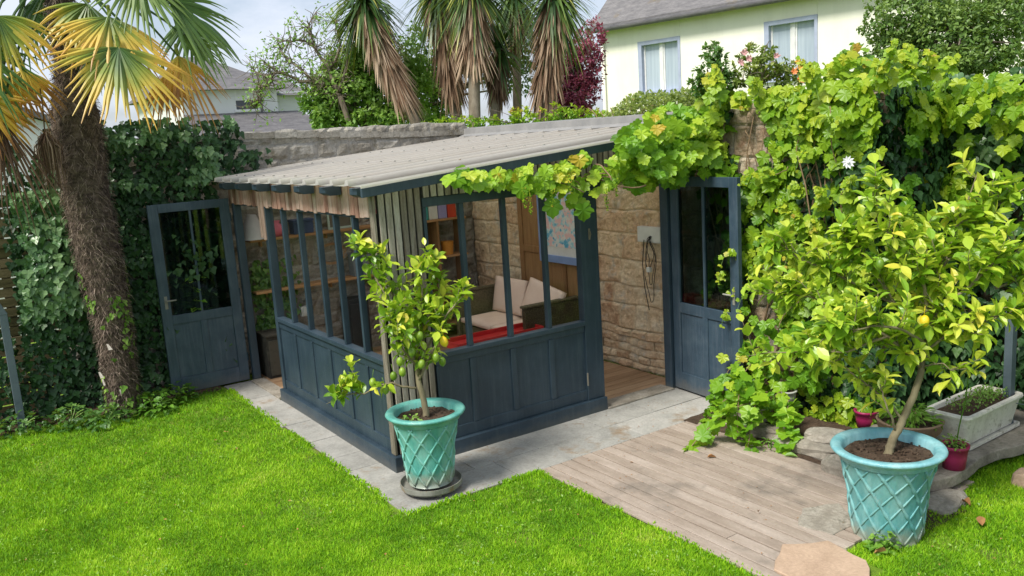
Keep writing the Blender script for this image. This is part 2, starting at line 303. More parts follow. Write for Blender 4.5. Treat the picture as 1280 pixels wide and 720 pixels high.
class Leaves:
    def __init__(s, tmpl): s.t = tmpl; s.m = MB()
    def add(s, p, d, n, size, r):
        d = V(d); d = d.normalized() if d.length > 1e-6 else V((0, 0, -1))
        n = V(n); x = d.cross(n)
        if x.length < 1e-4: x = d.orthogonal()
        x.normalize(); z = x.cross(d)
        w = size * U(.8, 1.15); h = size; cv = U(.3, 1.9)
        vs = [(p[0] + x.x * a * w + d.x * b * h + z.x * c * h * cv, p[1] + x.y * a * w + d.y * b * h + z.y * c * h * cv, p[2] + x.z * a * w + d.z * b * h + z.z * c * h * cv) for a, b, c in s.t[0]]
        s.m.add(vs, s.t[1], min(1, max(0, r)))
    def build(s, name, mat, parent=None, **k): return s.m.build(name, mat, parent, smooth=False, **k)
def rv(): 
    while 1:
        v = V((U(-1, 1), U(-1, 1), U(-1, 1)))
        if .05 < v.length < 1: return v.normalized()
def fbm(p, s=1.0): return noise.noise(V(p) * s) * .6 + noise.noise(V(p) * s * 2.3 + V((7, 3, 1))) * .3
def wall_leaves(L, O, Ux, Vz, N, n, fn, size=(.06, .1), thick=.18, amp=1.0, seedv=0, rb=.5, jit=.5, dirv=None):
    """fn(u,v)->probability; u,v in metres along Ux,Vz from O"""
    O = V(O); Ux = V(Ux); Vz = V(Vz); N = V(N); k = 0; tries = 0
    (u0, u1, v0, v1) = fn.box
    while k < n and tries < n * 8:
        tries += 1
        u = U(u0, u1); v = U(v0, v1)
        if R() > fn(u, v): continue
        q = O + Ux * u + Vz * v
        lump = (fbm(q + V((seedv, 0, 0)), 1.7) * .5 + .5)
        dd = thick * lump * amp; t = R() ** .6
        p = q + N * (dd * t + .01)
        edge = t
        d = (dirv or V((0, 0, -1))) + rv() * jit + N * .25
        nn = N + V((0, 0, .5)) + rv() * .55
        L.add(p, d, nn, U(*size), rb * .55 + .55 * (edge - .45) + (lump - .5) * .5 + U(-.2, .2))  # deeper leaves get darker colour: shade inside the foliage painted by depth
        k += 1
class Reg:
    def __init__(s, box, f): s.box = box; s.f = f
    def __call__(s, u, v): return s.f(u, v)
def smooth(a, b, x): t = max(0, min(1, (x - a) / (b - a))); return t * t * (3 - 2 * t)
# ------------------------------------------------------------------ ground
g = MB(); g.add([(-300, -60, 0), (300, -60, 0), (300, 400, 0), (-300, 400, 0)], [(0, 1, 2, 3)], .5)
g.build('ground', M['turf'], loc=(0, 0, 0), kind='structure')
def grid(mb, x0, x1, y0, y1, nx, ny, zf, r=.5):
    vs = []; 
    for j in range(ny + 1):
        for i in range(nx + 1):
            x = x0 + (x1 - x0) * i / nx; y = y0 + (y1 - y0) * j / ny; vs.append((x, y, zf(x, y)))
    mb.add(vs, [(j * (nx + 1) + i, j * (nx + 1) + i + 1, (j + 1) * (nx + 1) + i + 1, (j + 1) * (nx + 1) + i) for j in range(ny) for i in range(nx)], r)
# paving: slabs
pv = MB()
def slab(mb, x0, x1, y0, y1, z0, z1, gap=.0025, r=None, jz=.003):
    dz = U(-jz, jz); mb.box(x0 + gap, x1 - gap, y0 + gap, y1 - gap, z0, z1 + dz, r)
y = 5.18
while y < 9.6:
    l = U(.35, .75); y1 = min(y + l, 9.62); slab(pv, 2.46 + U(-.015, .015), 2.80, y, y1, -.02, .012); y = y1
for (ya, yb) in ((5.18, 5.56), (5.56, 5.97)):
    x = 2.80
    while x < 6.08:
        x1 = min(x + U(.4, .75), 6.1); slab(pv, x, x1, ya, yb, -.02, .012); x = x1
pv.build('path', M['paving'], loc=(4, 5.5, 0), bevel=.003, kind='structure')
jb = MB(); jb.box(2.47, 6.1, 5.17, 5.97, -.03, .004); jb.box(2.47, 2.8, 5.97, 9.62, -.03, .004); jb.build('path_bedding', M['soil'], loc=(4, 5.5, 0), kind='structure')
# deck
dk = MB(); x = 3.60; 
while x < 5.62:
    w = .105; y = 2.90 + (.02 * sin(x * 9)); yend = 5.165
    c = [U(3.3, 4.7)] if R() < .18 else []
    e = [y] + c + [yend]
    for a, b in zip(e[:-1], e[1:]): dk.box(x + .005, x + w - .006, a + .002, b - .002, -.02, .022 + U(-.002, .002))
    x += w
dk.build('deck', M['deck'], loc=(4.5, 4, 0), bevel=.003, kind='structure')
db = MB(); db.box(3.605, 5.6, 2.92, 5.16, -.03, .006); db.build('deck_bed', M['dark'], loc=(4.5, 4, 0), kind='structure')
# soil bed along the right
bd = MB()
grid(bd, 5.2, 7.3, 3.25, 5.2, 40, 40, lambda x, y: .02 + .05 * smooth(5.3, 5.8, x) + fbm((x, y, 0), 5) * .03)
bd.build('soil_bed', M['soil'], loc=(6, 4, 0), kind='structure')
bd = MB(); grid(bd, 4.45, 5.25, 2.72, 3.25, 20, 20, lambda x, y: .006 + fbm((x, y, 0), 9) * .012 + .008); bd.build('bare_earth', M['soil'], loc=(4.8, 3, 0), kind='structure')
bd = MB(); grid(bd, -3, 2.4, 9.35, 10.0, 60, 12, lambda x, y: -.03 + .12 * smooth(9.35, 9.9, y) + fbm((x, y, 0), 5) * .03); bd.build('back_bed', M['soil'], loc=(0, 9.6, 0), kind='structure')
# flat flagstones at the deck corner
def rock(mb, c, sx, sy, sz, seed, n=5, flat=.0, r=None, rot=0):
    vs = []; fs = []
    N1 = 14; N2 = 9
    for i in range(N2 + 1):
        t = pi * i / N2
        for k in range(N1):
            a = 2 * pi * k / N1
            def se(v, e): return math.copysign(abs(v) ** e, v)
            p = V((se(sin(t), .5) * se(cos(a), .6), se(sin(t), .5) * se(sin(a), .6), se(-cos(t), .5)))
            q = 1 + .22 * noise.noise(p * 1.3 + V((seed, 0, 0))) + .07 * noise.noise(p * 4 + V((0, seed, 0)))
            x = p.x * sx * q; y = p.y * sy * q
            vs.append(V((c[0] + x * cos(rot) - y * sin(rot), c[1] + x * sin(rot) + y * cos(rot), c[2] + p.z * sz * q)))
    fs = [(i * N1 + k, i * N1 + (k + 1) % N1, (i + 1) * N1 + (k + 1) % N1, (i + 1) * N1 + k) for i in range(N2) for k in range(N1)]
    mb.add(vs, fs, r)
def flagstone(pts, z, name, mat, label):
    mb = MB(); P = []
    n = len(pts)
    for i in range(n):
        a = V(pts[i]); b = V(pts[(i + 1) % n])
        for t in (0, .33, .66): q = a.lerp(b, t); P.append(V((q.x + U(-.012, .012), q.y + U(-.012, .012), -.01)))
    mb.prism(P, V((0, 0, 0)), V((0, 0, z + .01)))
    return tag(mb.build(name, mat, bevel=.006), label, 'paving stone')
flagstone([(3.72, 3.02), (3.98, 3.18), (4.22, 3.02), (4.18, 2.74), (3.98, 2.55), (3.7, 2.7)], .030, 'flagstone', M['flag'], 'pinkish flat flagstone at the front corner of the timber deck')
flagstone([(4.26, 3.28), (4.5, 3.42), (4.72, 3.3), (4.58, 3.06), (4.32, 3.05)], .028, 'flagstone', M['ledge'], 'grey flat stone half under the large blue pot on the deck edge')
# ------------------------------------------------------------------ masonry walls
def masonry(mb, O, Ud, N, L, H, rowh=(.17, .30), bl=(.24, .6), rub=.0, res=.035, depth=.035, seed=0, gap=.012):
    """stones laid on plane through O, running along Ud, up z, facing N"""
    O = V(O); Ud = V(Ud); N = V(N); z = 0; row = 0
    while z < H - .02:
        small = z < rub
        h = U(.07, .13) if small else U(*rowh)
        if z + h > H - .08: h = H - z
        u = -U(0, .3)
        while u < L:
            w = U(.10, .26) if small else U(*bl)
            a = max(u, 0); b = min(u + w, L)
            if b - a > .03:
                nu = max(3, int((b - a) / res)); nv = max(4, int(h / res)); vs = []; rl = []; r0 = R(); off = U(-.006, .012) + (U(-.01, .02) if small else 0)
                tl = U(-.006, .006)
                for j in range(nv + 1):
                    for i in range(nu + 1):
                        uu = a + (b - a) * i / nu; zz = z + h * j / nv
                        du = min(uu - a, b - uu); dv = min(zz - z, z + h - zz)
                        ed = min(du, dv)
                        rc = min(1, max(0, (ed + .004) / .028)) ** .6
                        d = depth * rc + off * rc + tl * (i / nu - .5)
                        q = O + Ud * uu + V((0, 0, zz))
                        d += rc * (.024 * noise.noise(q * 8 + V((seed, row, 0))) + .014 * noise.noise(q * 22))
                        wob = .034 * noise.noise(q * 3.2 + V((3, seed, 9))) * min(1, zz * 4)
                        vs.append(q + N * d + Ud * wob + V((0, 0, wob))); rl.append(r0 if rc > .75 else r0 + (1.15 - r0) * (1 - rc) * 1.2)
                fs = [(j * (nu + 1) + i, j * (nu + 1) + i + 1, (j + 1) * (nu + 1) + i + 1, (j + 1) * (nu + 1) + i) for j in range(nv) for i in range(nu)]
                mb.add(vs, fs, rl)
            u += w
        z += h; row += 1
wall = MB()
masonry(wall, (6.09, 9.9, 0), (0, -1, 0), (-1, 0, 0), 6.0, 2.68, rowh=(.17, .36), bl=(.16, .60), rub=.42, seed=3, depth=.032, res=.022)
wall.box(6.10, 6.5, 3.9, 10.5, 0, 2.67, .5)
# rough cap
for i in range(5):
    y = 3.95 + i * .38; rock(wall, (6.28, y + .19, 2.70), .21, .2, .05, i * 3.1)
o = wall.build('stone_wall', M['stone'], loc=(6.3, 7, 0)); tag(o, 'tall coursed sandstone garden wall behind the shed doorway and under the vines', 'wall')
wall = MB()
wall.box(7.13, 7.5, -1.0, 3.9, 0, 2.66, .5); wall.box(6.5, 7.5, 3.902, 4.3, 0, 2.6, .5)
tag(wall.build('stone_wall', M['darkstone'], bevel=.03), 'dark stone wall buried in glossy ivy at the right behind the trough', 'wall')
wall = MB()
masonry(wall, (1.02, 9.93, 0), (1, 0, 0), (0, -1, 0), 5.05, 2.8, rowh=(.12, .2), bl=(.15, .4), rub=.2, seed=8, res=.05, depth=.03)
wall.box(1.0, 6.1, 9.94, 10.3, 0, 2.74, .5)
for i in range(19): 
    x = 1.15 + i * .27; z = 2.80 - .10 * smooth(3, 5.7, x); wall.box(x - .135, x + .137, 9.88, 10.34, z - .07, z - .0 + U(-.006, .006))
tag(wall.build('stone_wall', M['oldstone'], loc=(3, 10, 0)), 'grey lichened back wall with flat coping rising behind the shed roof', 'wall')
# slat fence far left
fn = thing('slat_fence', 'mossy horizontal slat fence at the far left behind the ivy', 'fence', (-.8, 9.95, 0))
for x in (-2.4, -.9, .55):
    m = MB(); m.box(x - .04, x + .04, 9.98, 10.06, 0, 2.35); m.build('fence_post', M['fencewood'], fn)
m = MB(); z = .1
while z < 2.3: m.box(-2.6, 1.0, 9.955 + U(-.008, .008), 9.975, z, z + .085, R()); z += .10
m.build('slat_panel', M['fencewood'], fn)
# ------------------------------------------------------------------ SHED
S = thing('garden_shed', 'dark blue glazed lean-to garden room with pale ribbed roof and open doors', 'garden room', (2.79, 5.96, 0))
XL = 2.79; YF = 5.96; XR = 5.87; YB = 9.86
def rz(x): return 2.272 + (x - 2.6) * .080       # underside of roof
def P(name, mat, fnb, bevel=.004, par=S, smooth=False):
    m = MB(); fnb(m); return m.build(name, mat, par, bevel=bevel, smooth=smooth)
P('plinth', M['blue'], lambda m: (m.box(XL - .045, XL + .05, YF - .045, 8.58, .0, .135), m.box(XL + .052, 4.95, YF - .045, YF + .05, 0, .135)), .006)
P('threshold', M['ledge'], lambda m: m.box(4.952, 5.80, YF - .06, YF + .14, .0, .03))
P('threshold', M['ledge'], lambda m: m.box(XL - .05, XL + .1, 8.582, 9.55, 0, .03))
# left facade below the sill: panels
yb = [8.50, 8.08, 7.64, 7.20, 6.80, 6.41, 6.07]
def left_low(m):
    m.box(XL + .012, XL + .03, 6.03, 8.52, .136, .86)            # back board
    m.box(XL, XL + .045, 6.03, 8.50, .136, .235); m.box(XL, XL + .045, 6.03, 8.50, .79, .862)
    for i, y in enumerate(yb[1:-1]): m.box(XL - .002, XL + .044, y - .028, y + .028, .236, .789)
    m.box(XL - .002, XL + .044, 6.03, 6.085, .236, .789)
P('panelling', M['blue'], left_low, .005)
P('sill', M['blue'], lambda m: m.box(XL - .022, XL + .06, 6.03, 8.50, .863, .905), .005)
P('post', M['blue'], lambda m: m.box(XL - .01, XL + .07, 8.502, 8.58, .136, 2.045), .004)
P('post', M['blue'], lambda m: m.box(XL - .01, XL + .07, 9.55, 9.63, .0, 2.13), .004)
for y in yb[1:-1] + [6.04]: P('glazing_bar', M['blue'], lambda m: m.box(XL + .0, XL + .05, y - .019, y + .019, .906, 2.02), .003)
P('beam', M['blue'], lambda m: m.box(XL - .0, XL + .06, 6.03, 9.54, 2.021, 2.06), .003)
m = MB(); m.add([(XL + .025, 6.06, .906), (XL + .025, 8.5, .906), (XL + .025, 8.5, 2.02), (XL + .025, 6.06, 2.02)], [(0, 1, 2, 3)]); m.build('window_pane', M['glass'], S)
# boards above
def lb(m):
    y = 5.97
    while y < 9.66:
        w = U(.07, .10); m.box(XL - .018 + U(0, .006), XL - .001, y + .002, y + w - .004, 2.035 + U(-.012, .012), rz(XL) - .0); y += w
    m.box(XL + .0, XL + .02, 5.99, 9.6, 2.061, rz(XL) - .005)
    m.box(XL - .03, XL - .02, 8.60, 8.66, 1.72, 2.2); m.box(XL - .022, XL + .0, 8.53, 8.6, 1.70, 2.2)
P('wall_boards', M['boards'], lb, .002)
P('corner_board', M['batten'], lambda m: (m.box(XL - .02, XL - .0, 5.955, 6.03, .137, 2.2), m.box(XL + .001, XL + .02, 6.0, 6.03, .137, 2.2)), .002)
# front facade
xb = [3.20, 3.55, 3.96, 4.37, 4.77]
def front_low(m):
    m.box(3.20, 4.80, YF + .012, YF + .03, .136, .84)
    m.box(3.20, 4.75, YF, YF + .045, .136, .235); m.box(3.20, 4.75, YF, YF + .045, .785, .845)
    for x in xb[1:4]: m.box(x - .028, x + .028, YF - .002, YF + .044, .236, .784)
    m.box(3.20, 3.235, YF - .002, YF + .044, .236, .784)
P('panelling', M['blue'], front_low, .005)
P('sill', M['blue'], lambda m: m.box(3.19, 4.75, YF - .022, YF + .06, .846, .888), .005)
P('post', M['blue'], lambda m: m.box(4.75, 4.95, YF - .012, YF + .07, .136, 2.075), .005)
for x in xb[1:4]: P('glazing_bar', M['blue'], lambda m: m.box(x - .02, x + .02, YF, YF + .05, .889, 2.075), .003)
P('glazing_bar', M['blue'], lambda m: m.box(3.195, 3.225, YF, YF + .05, .889, 2.075), .003)
P('beam', M['blue'], lambda m: m.box(3.19, 5.80, YF - .01, YF + .06, 2.076, 2.15), .004)
P('post', M['blue'], lambda m: (m.box(5.80, 5.875, YF - .03, YF + .07, .0, 2.20), m.box(5.877, 5.93, YF - .01, YF + .07, .0, 2.3), m.box(5.932, 6.04, YF + .01, YF + .05, .0, 2.3)), .004)
m = MB(); m.add([(3.22, YF + .025, .889), (4.752, YF + .025, .889), (4.752, YF + .025, 2.075), (3.22, YF + .025, 2.075)], [(0, 1, 2, 3)]); m.build('window_pane', M['glass'], S)
P('latch', M['batten'], lambda m: (m.box(4.838, 4.856, YF - .02, YF - .0125, 1.62, 1.72), m.tube([(4.845, YF - .03, 1.70), (4.85, YF - .035, 1.67), (4.845, YF - .03, 1.64)], .004)), .001)
P('latch', M['batten'], lambda m: m.box(4.742, 4.752, YF - .025, YF - .0125, .28, .40), .001)
def slats(m):
    x = XL + .024
    while x < 3.17: m.box(x, x + .047, YF - .018 + U(-.003, .003), YF + .0, .137, rz(x) - .012, R()); x += .062
    x = 3.20
    while x < 5.95: m.box(x, x + .047, YF - .030, YF - .012, 2.152 + U(0, .004) if x > 3.2 else 2.152, rz(x) - .012, R()); x += .066
P('battens', M['batten'], slats, .003)
P('backing', M['dark'], lambda m: (m.box(XL + .021, 3.19, YF + .004, YF + .03, .137, 2.26), m.prism([V((3.19, YF - .008, 2.151)), V((6.0, YF - .008, 2.151)), V((6.0, YF - .008, rz(6.0) - .01)), V((3.19, YF - .008, rz(3.19) - .01))], V((0, 0, 0)), V((0, .02, 0)))), 0)
# rafters
for y in (9.40, 8.88, 8.33, 7.80, 7.22, 6.62, 6.02):
    P('rafter', M['blue'], lambda m: m.prism([V((2.80, y, rz(2.80) - .001)), V((2.80, y, rz(2.80) - .075)), V((6.0, y, rz(6.0) - .11)), V((6.0, y, rz(6.0) - .001))], V((0, 0, 0)), V((0, .085, 0))), .002)
for y in (9.42, 8.86, 8.30, 7.74, 7.16, 6.58, 5.98):
    P('rafter_tail', M['blue'], lambda m: m.prism([V((2.63, y - .07, rz(2.63) - .001)), V((2.63, y - .07, rz(2.63) - .05)), V((2.67, y - .07, rz(2.6) - .07)), V((2.765, y - .07, rz(2.6) - .07)), V((2.765, y - .07, rz(2.765) - .001))], V((0, 0, 0)), V((0, .13, 0))), .002)
# verge board at the front edge
P('verge_board', M['blue'], lambda m: m.prism([V((2.61, 5.772, rz(2.61) + .003)), V((2.61, 5.772, rz(2.61) - .065)), V((6.02, 5.772, rz(6.02) - .065)), V((6.02, 5.772, rz(6.02) + .003))], V((0, 0, 0)), V((0, .03, 0))), .003)
# ribbed roof sheet
def roof(m):
    prof = []; y = 5.765; p = .29
    while y < 9.93:
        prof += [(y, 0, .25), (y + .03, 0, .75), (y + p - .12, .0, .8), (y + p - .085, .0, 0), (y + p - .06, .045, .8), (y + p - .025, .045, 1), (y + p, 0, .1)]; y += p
    q = []
    for a in prof:
        if not q or abs(a[0] - q[-1][0]) > 1e-6: q.append(a)
    shade = [a[2] for a in q]; q = [(a[0], a[1]) for a in q]  # per-vertex tone carrying the painted rib shade
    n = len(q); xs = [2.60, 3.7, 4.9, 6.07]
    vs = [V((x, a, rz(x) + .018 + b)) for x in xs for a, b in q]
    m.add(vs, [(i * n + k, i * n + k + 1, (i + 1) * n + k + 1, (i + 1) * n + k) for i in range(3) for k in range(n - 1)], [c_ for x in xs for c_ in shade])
    # turned down front verge
    m.prism([V((2.60, 5.758, rz(2.60) + .024)), V((2.60, 5.758, rz(2.60) + .006)), V((6.07, 5.758, rz(6.07) + .006)), V((6.07, 5.758, rz(6.07) + .024))], V((0, 0, 0)), V((0, .006, 0)))
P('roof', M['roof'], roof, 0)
for x in (2.75, 3.6, 4.45, 5.3, 5.95):
    for i in range(0, 15):
        y = 5.765 + .29 * i + .248
        if y < 9.9: m = MB(); m.ball((x, y, rz(x) + .066), .012, .008, 6, 4); m.build('bolt', M['caddy'], S)
P('flashing', M['lead'], lambda m: m.prism([V((5.93, 5.78, rz(5.93) + .066)), V((6.005, 5.78, rz(6) + .085)), V((6.01, 5.78, 2.70)), V((6.50, 5.78, 2.72)), V((6.50, 5.78, 2.70)), V((6.03, 5.78, 2.685)), V((6.025, 5.78, rz(6) + .065)), V((5.93, 5.78, rz(5.93) + .055))], V((0, 0, 0)), V((0, 4.5, 0))), .002)
m = MB(); y = 6.08
xx = 6.02
while y < 9.85:
    m.box(2.9, xx, y + .002, y + .118, .0, .018); y += .12
m.build('floor', M['floor'], S, bevel=.002)
# doors ----------------------------------------------------------
def door(hinge, dirv, nrmv, width, z0=.03, h=2.07, mat='doorblue'):
    d = V(dirv).normalized(); n = V(nrmv).normalized(); T_ = 0.045
    def bx(m, a, b, c, e, n0, n1, r=None):
        o = V(hinge); vs = [o + d * u + n * w + V((0, 0, z)) for u in (a, b) for w in (n0, n1) for z in (c, e)]
        m.add(vs, [(0, 1, 3, 2), (4, 6, 7, 5), (0, 4, 5, 1), (2, 3, 7, 6), (0, 2, 6, 4), (1, 5, 7, 3)], r)
    zt = z0 + h; W = width; s = .105; gb = .90; 
    m = MB()
    bx(m, 0, s, z0, zt, 0, T_, .5); bx(m, W - s, W, z0, zt, 0, T_, .5)
    bx(m, s, W - s, zt - .09, zt, .001, T_ - .001, .4); bx(m, s, W - s, gb - .10, gb, .001, T_ - .001, .6); bx(m, s, W - s, z0, z0 + .17, .001, T_ - .001, .5)
    bx(m, W / 2 - .035, W / 2 + .035, z0 + .17, gb - .10, .002, T_ - .002, .5)
    bx(m, s, W - s, z0 + .17, gb - .10, .015, T_ - .015, .55)
    f = m.build('door', M[mat], S, bevel=.004)
    m = MB(); bx(m, s, W - s, gb, zt - .09, .02, .024); m.build('pane', M['doorglass'], f)
    m = MB(); bx(m, W / 2 - .011, W / 2 + .011, gb, zt - .09, .004, T_ - .004); m.build('glazing_bar', M[mat], f, bevel=.002)
    m = MB(); o = V(hinge)
    for sd in (-.004, T_ + .004):
        bx(m, W - .075, W - .045, .98, 1.12, min(sd, sd), sd + .003)
    m.tube([o + d * (W - .06) + n * (-.03) + V((0, 0, 1.07)), o + d * (W - .06) + n * (T_ + .03) + V((0, 0, 1.07))], .008)
    m.tube([o + d * (W - .06) + n * (-.03) + V((0, 0, 1.07)), o + d * (W - .16) + n * (-.035) + V((0, 0, 1.07))], .008)
    m.build('handle', M['caddy'], f)
    for z in (.25, 1.0, 1.85):
        m = MB(); m.tube([o + V((0, 0, z)) + n * .02 - d * .008, o + V((0, 0, z + .09)) + n * .02 - d * .008], .009); m.build('hinge', M['doorblue'], f)
    return f
dl = door((2.745, 9.60, 0), (-1, .0, 0), (0, 1, 0), .85)
dl['label'] = 'open left door, folded back against the ivy'
dr = door((5.83, 5.92, 0), (-.09, -1, 0), (1, -.09, 0), .90, z0=.035)
dr['label'] = 'open right door, standing out beside the grape vine'
# ------------------------------------------------------------------ shed contents
for z in (1.60, 1.0):
    m = MB(); m.box(2.95, 4.75, 9.66, 9.86, z - .03, z)
    for x in (3.1, 3.9, 4.65): m.box(x, x + .02, 9.78, 9.86, z - .10, z - .031)
    tag(m.build('wall_shelf', M['shelfwood'], bevel=.003), ('upper' if z > 1.3 else 'lower') + ' long pine shelf on the back wall behind the side windows', 'shelf')
bk = thing('bookcase', 'narrow brown bookcase in the back corner with books on top', 'bookcase', (5.3, 9.7, 0))
m = MB(); m.box(5.06, 5.09, 9.60, 9.86, 0, 1.56); m.box(5.33, 5.36, 9.60, 9.86, .02, 1.56); m.box(5.72, 5.75, 9.60, 9.86, 0, 1.56); m.build('side_panel', M['panelwood'], bk, bevel=.003)
for z in (1.58, 1.10, .62, .2):
    m = MB(); m.box(5.04, 5.77, 9.59, 9.87, z - .025, z); m.build('shelf', M['shelfwood'], bk, bevel=.003)
bc = [('teal', (.05, .30, .30)), ('white', (.65, .65, .62)), ('lavender', (.32, .30, .55)), ('red', (.60, .06, .03))]
x = 5.12
for nme, c in bc:
    m = MB(); w = .125; m.box(x, x + w, 9.64, 9.80, 1.582, 1.582 + U(.17, .19)); x += w + .012
    tag(m.build('book', plain('cover_' + nme, c), bevel=.006), nme + ' box file standing on top of the narrow bookcase', 'box file')
m = MB(); m.lathe([(.0, 0), (.07, 0), (.085, .17), (.075, .17), (.06, .02), (0, .02)], (5.52, 9.70, 1.102), 24)
tag(m.build('pot', plain('ochre_glaze', (.62, .26, .04), .4), smooth=False), 'ochre yellow cylindrical pot on the middle bookcase shelf', 'pot')
# things on the long shelves
def item(name, label, cat, f, mat, **k):
    m = MB(); f(m); return tag(m.build(name, mat, **k), label, cat)
item('vase', 'small pink rounded vase on the upper shelf', 'vase', lambda m: m.lathe([(0, 0), (.05, 0), (.08, .06), (.075, .12), (.035, .15), (.045, .18), (.04, .18), (0, .14)], (3.30, 9.75, 1.602), 20), plain('pink_glaze', (.65, .15, .22)), smooth=True)
item('storage_box', 'dark blue box on the upper shelf beside the pink vase', 'box', lambda m: (m.box(3.48, 3.72, 9.68, 9.84, 1.602, 1.74), m.box(3.47, 3.73, 9.67, 9.85, 1.741, 1.77)), plain('blue_card', (.04, .06, .14)), bevel=.004)
pf = thing('photo_frame', 'pale green empty picture frame leaning on the upper shelf', 'picture frame', (4.1, 9.75, 1.602))
def fr(m, x0, x1, z0, z1, y0, y1, t=.025, lean=.1):
    for a, b, c, d in ((x0, x0 + t, z0, z1), (x1 - t, x1, z0, z1), (x0 + t, x1 - t, z0, z0 + t), (x0 + t, x1 - t, z1 - t, z1)): m.box(a, b, y0, y1, c, d, .5)
m = MB(); fr(m, 3.92, 4.24, 1.603, 1.86, 9.72, 9.74); m.build('frame', plain('pale_green_paint', (.45, .55, .50)), pf, bevel=.002)
m = MB(); m.box(3.945, 4.215, 9.735, 9.738, 1.63, 1.835); m.build('panel', plain('backing_card', (.16, .14, .11)), pf)
item('vase', 'red rounded vase at the right end of the upper shelf', 'vase', lambda m: m.lathe([(0, 0), (.05, 0), (.075, .08), (.05, .16), (.055, .18), (0, .16)], (4.62, 9.75, 1.602), 20), plain('crimson_glaze', (.55, .06, .12)), smooth=True)
def lampf(m):
    m.lathe([(.16, 0), (.05, .28), (.045, .28), (.15, 0)], (3.02, 9.74, 1.604), 24)
item('lamp_shade', 'grey conical lamp shade at the left end of the upper shelf', 'lamp shade', lampf, plain('linen_grey', (.45, .44, .42)), smooth=True)
item('metal_box', 'grey metal box on the lower shelf near the corner', 'box', lambda m: (m.box(4.18, 4.60, 9.68, 9.84, 1.002, 1.26), m.box(4.17, 4.61, 9.67, 9.85, 1.262, 1.285)), plain('galvanised', (.20, .23, .25)), bevel=.006)
item('speaker_box', 'tall black box standing under the lower shelf', 'box', lambda m: (m.box(4.02, 4.3, 9.62, 9.84, .02, .74), m.box(4.05, 4.27, 9.605, 9.62, .06, .68)), plain('black_box', (.025, .03, .035)), bevel=.006)
item('socket_box', 'white electrical socket box on the back wall', 'socket', lambda m: (m.box(3.50, 3.63, 9.79, 9.86, .60, .72), m.box(3.52, 3.61, 9.775, 9.79, .62, .70)), M['plastic'], bevel=.006)
item('fire_screen', 'black framed chest just inside the open left door', 'chest', lambda m: (m.box(2.93, 3.36, 9.45, 9.80, .02, .50), m.box(2.95, 3.34, 9.44, 9.45, .05, .46), m.box(2.92, 3.37, 9.43, 9.81, .502, .53)), surf('charcoal_board', [(.3, (.02, .02, .018)), (.7, (.07, .065, .05))], 14, .7, .5, 30), bevel=.005)
item('wire_coil', 'loop of rusty wire hanging on the back wall between the shelves', 'wire', lambda m: [m.tube([V((3.98 + (.16 + .01 * k) * cos(a * pi / 12) * (1 + .1 * sin(a * k)), 9.84, 1.30 + (.11 + .01 * k) * sin(a * pi / 12))) for a in range(25)], .004, 5) for k in range(3)], M['shelfwood'])
# wooden panel door + picture on the stone wall
pd = thing('panelled_door_leaf', 'brown oak panelled door leaf fixed to the stone wall behind the sofa', 'door panel', (6.0, 8, .02))
m = MB()
m.box(6.02, 6.035, 7.30, 8.74, .02, 2.14)
for y0, y1 in ((8.66, 8.74), (8.23, 8.29), (7.82, 7.88), (7.30, 7.38)): m.box(6.0, 6.02, y0, y1, .02, 2.14)
for z0, z1 in ((2.05, 2.14), (1.16, 1.24), (.02, .2)):
    for a, b in ((7.38, 7.82), (7.88, 8.23), (8.29, 8.66)): m.box(6.001, 6.02, a, b, z0, z1)
m.build('panel', M['panelwood'], pd, bevel=.004)
pt = thing('picture', 'blue framed abstract picture with white mount hung on the oak panel', 'picture', (5.98, 7.83, 1.1))
def fry(m, y0, y1, z0, z1, x0, x1, t):
    for a, b, c, d in ((y0, y0 + t, z0, z1), (y1 - t, y1, z0, z1), (y0 + t, y1 - t, z0, z0 + t), (y0 + t, y1 - t, z1 - t, z1)): m.box(x0, x1, a, b, c, d, .5)
m = MB(); fry(m, 7.34, 8.26, 1.08, 2.02, 5.955, 5.985, .085); m.build('frame', plain('powder_blue_frame', (.22, .32, .58)), pt, bevel=.004)
m = MB(); m.box(5.975, 5.98, 7.42, 8.18, 1.16, 1.94); m.build('mount', plain('white_mount', (.72, .73, .72)), pt)
mm, nt = newmat('abstract_print'); T = NT(nt)
vo = T.n('ShaderNodeTexVoronoi'); vo.inputs['Scale'].default_value = 22; vo.distance = 'MANHATTAN'; tc = T.n('ShaderNodeTexCoord'); T.l(tc.outputs['Object'], vo.inputs[0])
sp = T.n('ShaderNodeSeparateColor'); T.l(vo.outputs['Color'], sp.inputs[0]); nn = tex(T, 7, 3)
ad = T.n('ShaderNodeMath', operation='MULTIPLY_ADD'); T.l(sp.outputs[0], ad.inputs[0]); ad.inputs[1].default_value = .6; T.l(nn, ad.inputs[2])
c = ramp(T, ad.outputs[0], [(.35, (.05, .22, .42)), (.5, (.12, .42, .62)), (.66, (.38, .62, .70)), (.85, (.70, .70, .68)), (1, (.75, .50, .50))])
pp = T.n('ShaderNodeBsdfPrincipled'); T.l(c, pp.inputs[0]); oo = T.n('ShaderNodeOutputMaterial'); T.l(pp.outputs[0], oo.inputs[0])
m = MB(); m.box(5.970, 5.974, 7.48, 8.12, 1.27, 1.89); m.build('print', mm, pt)
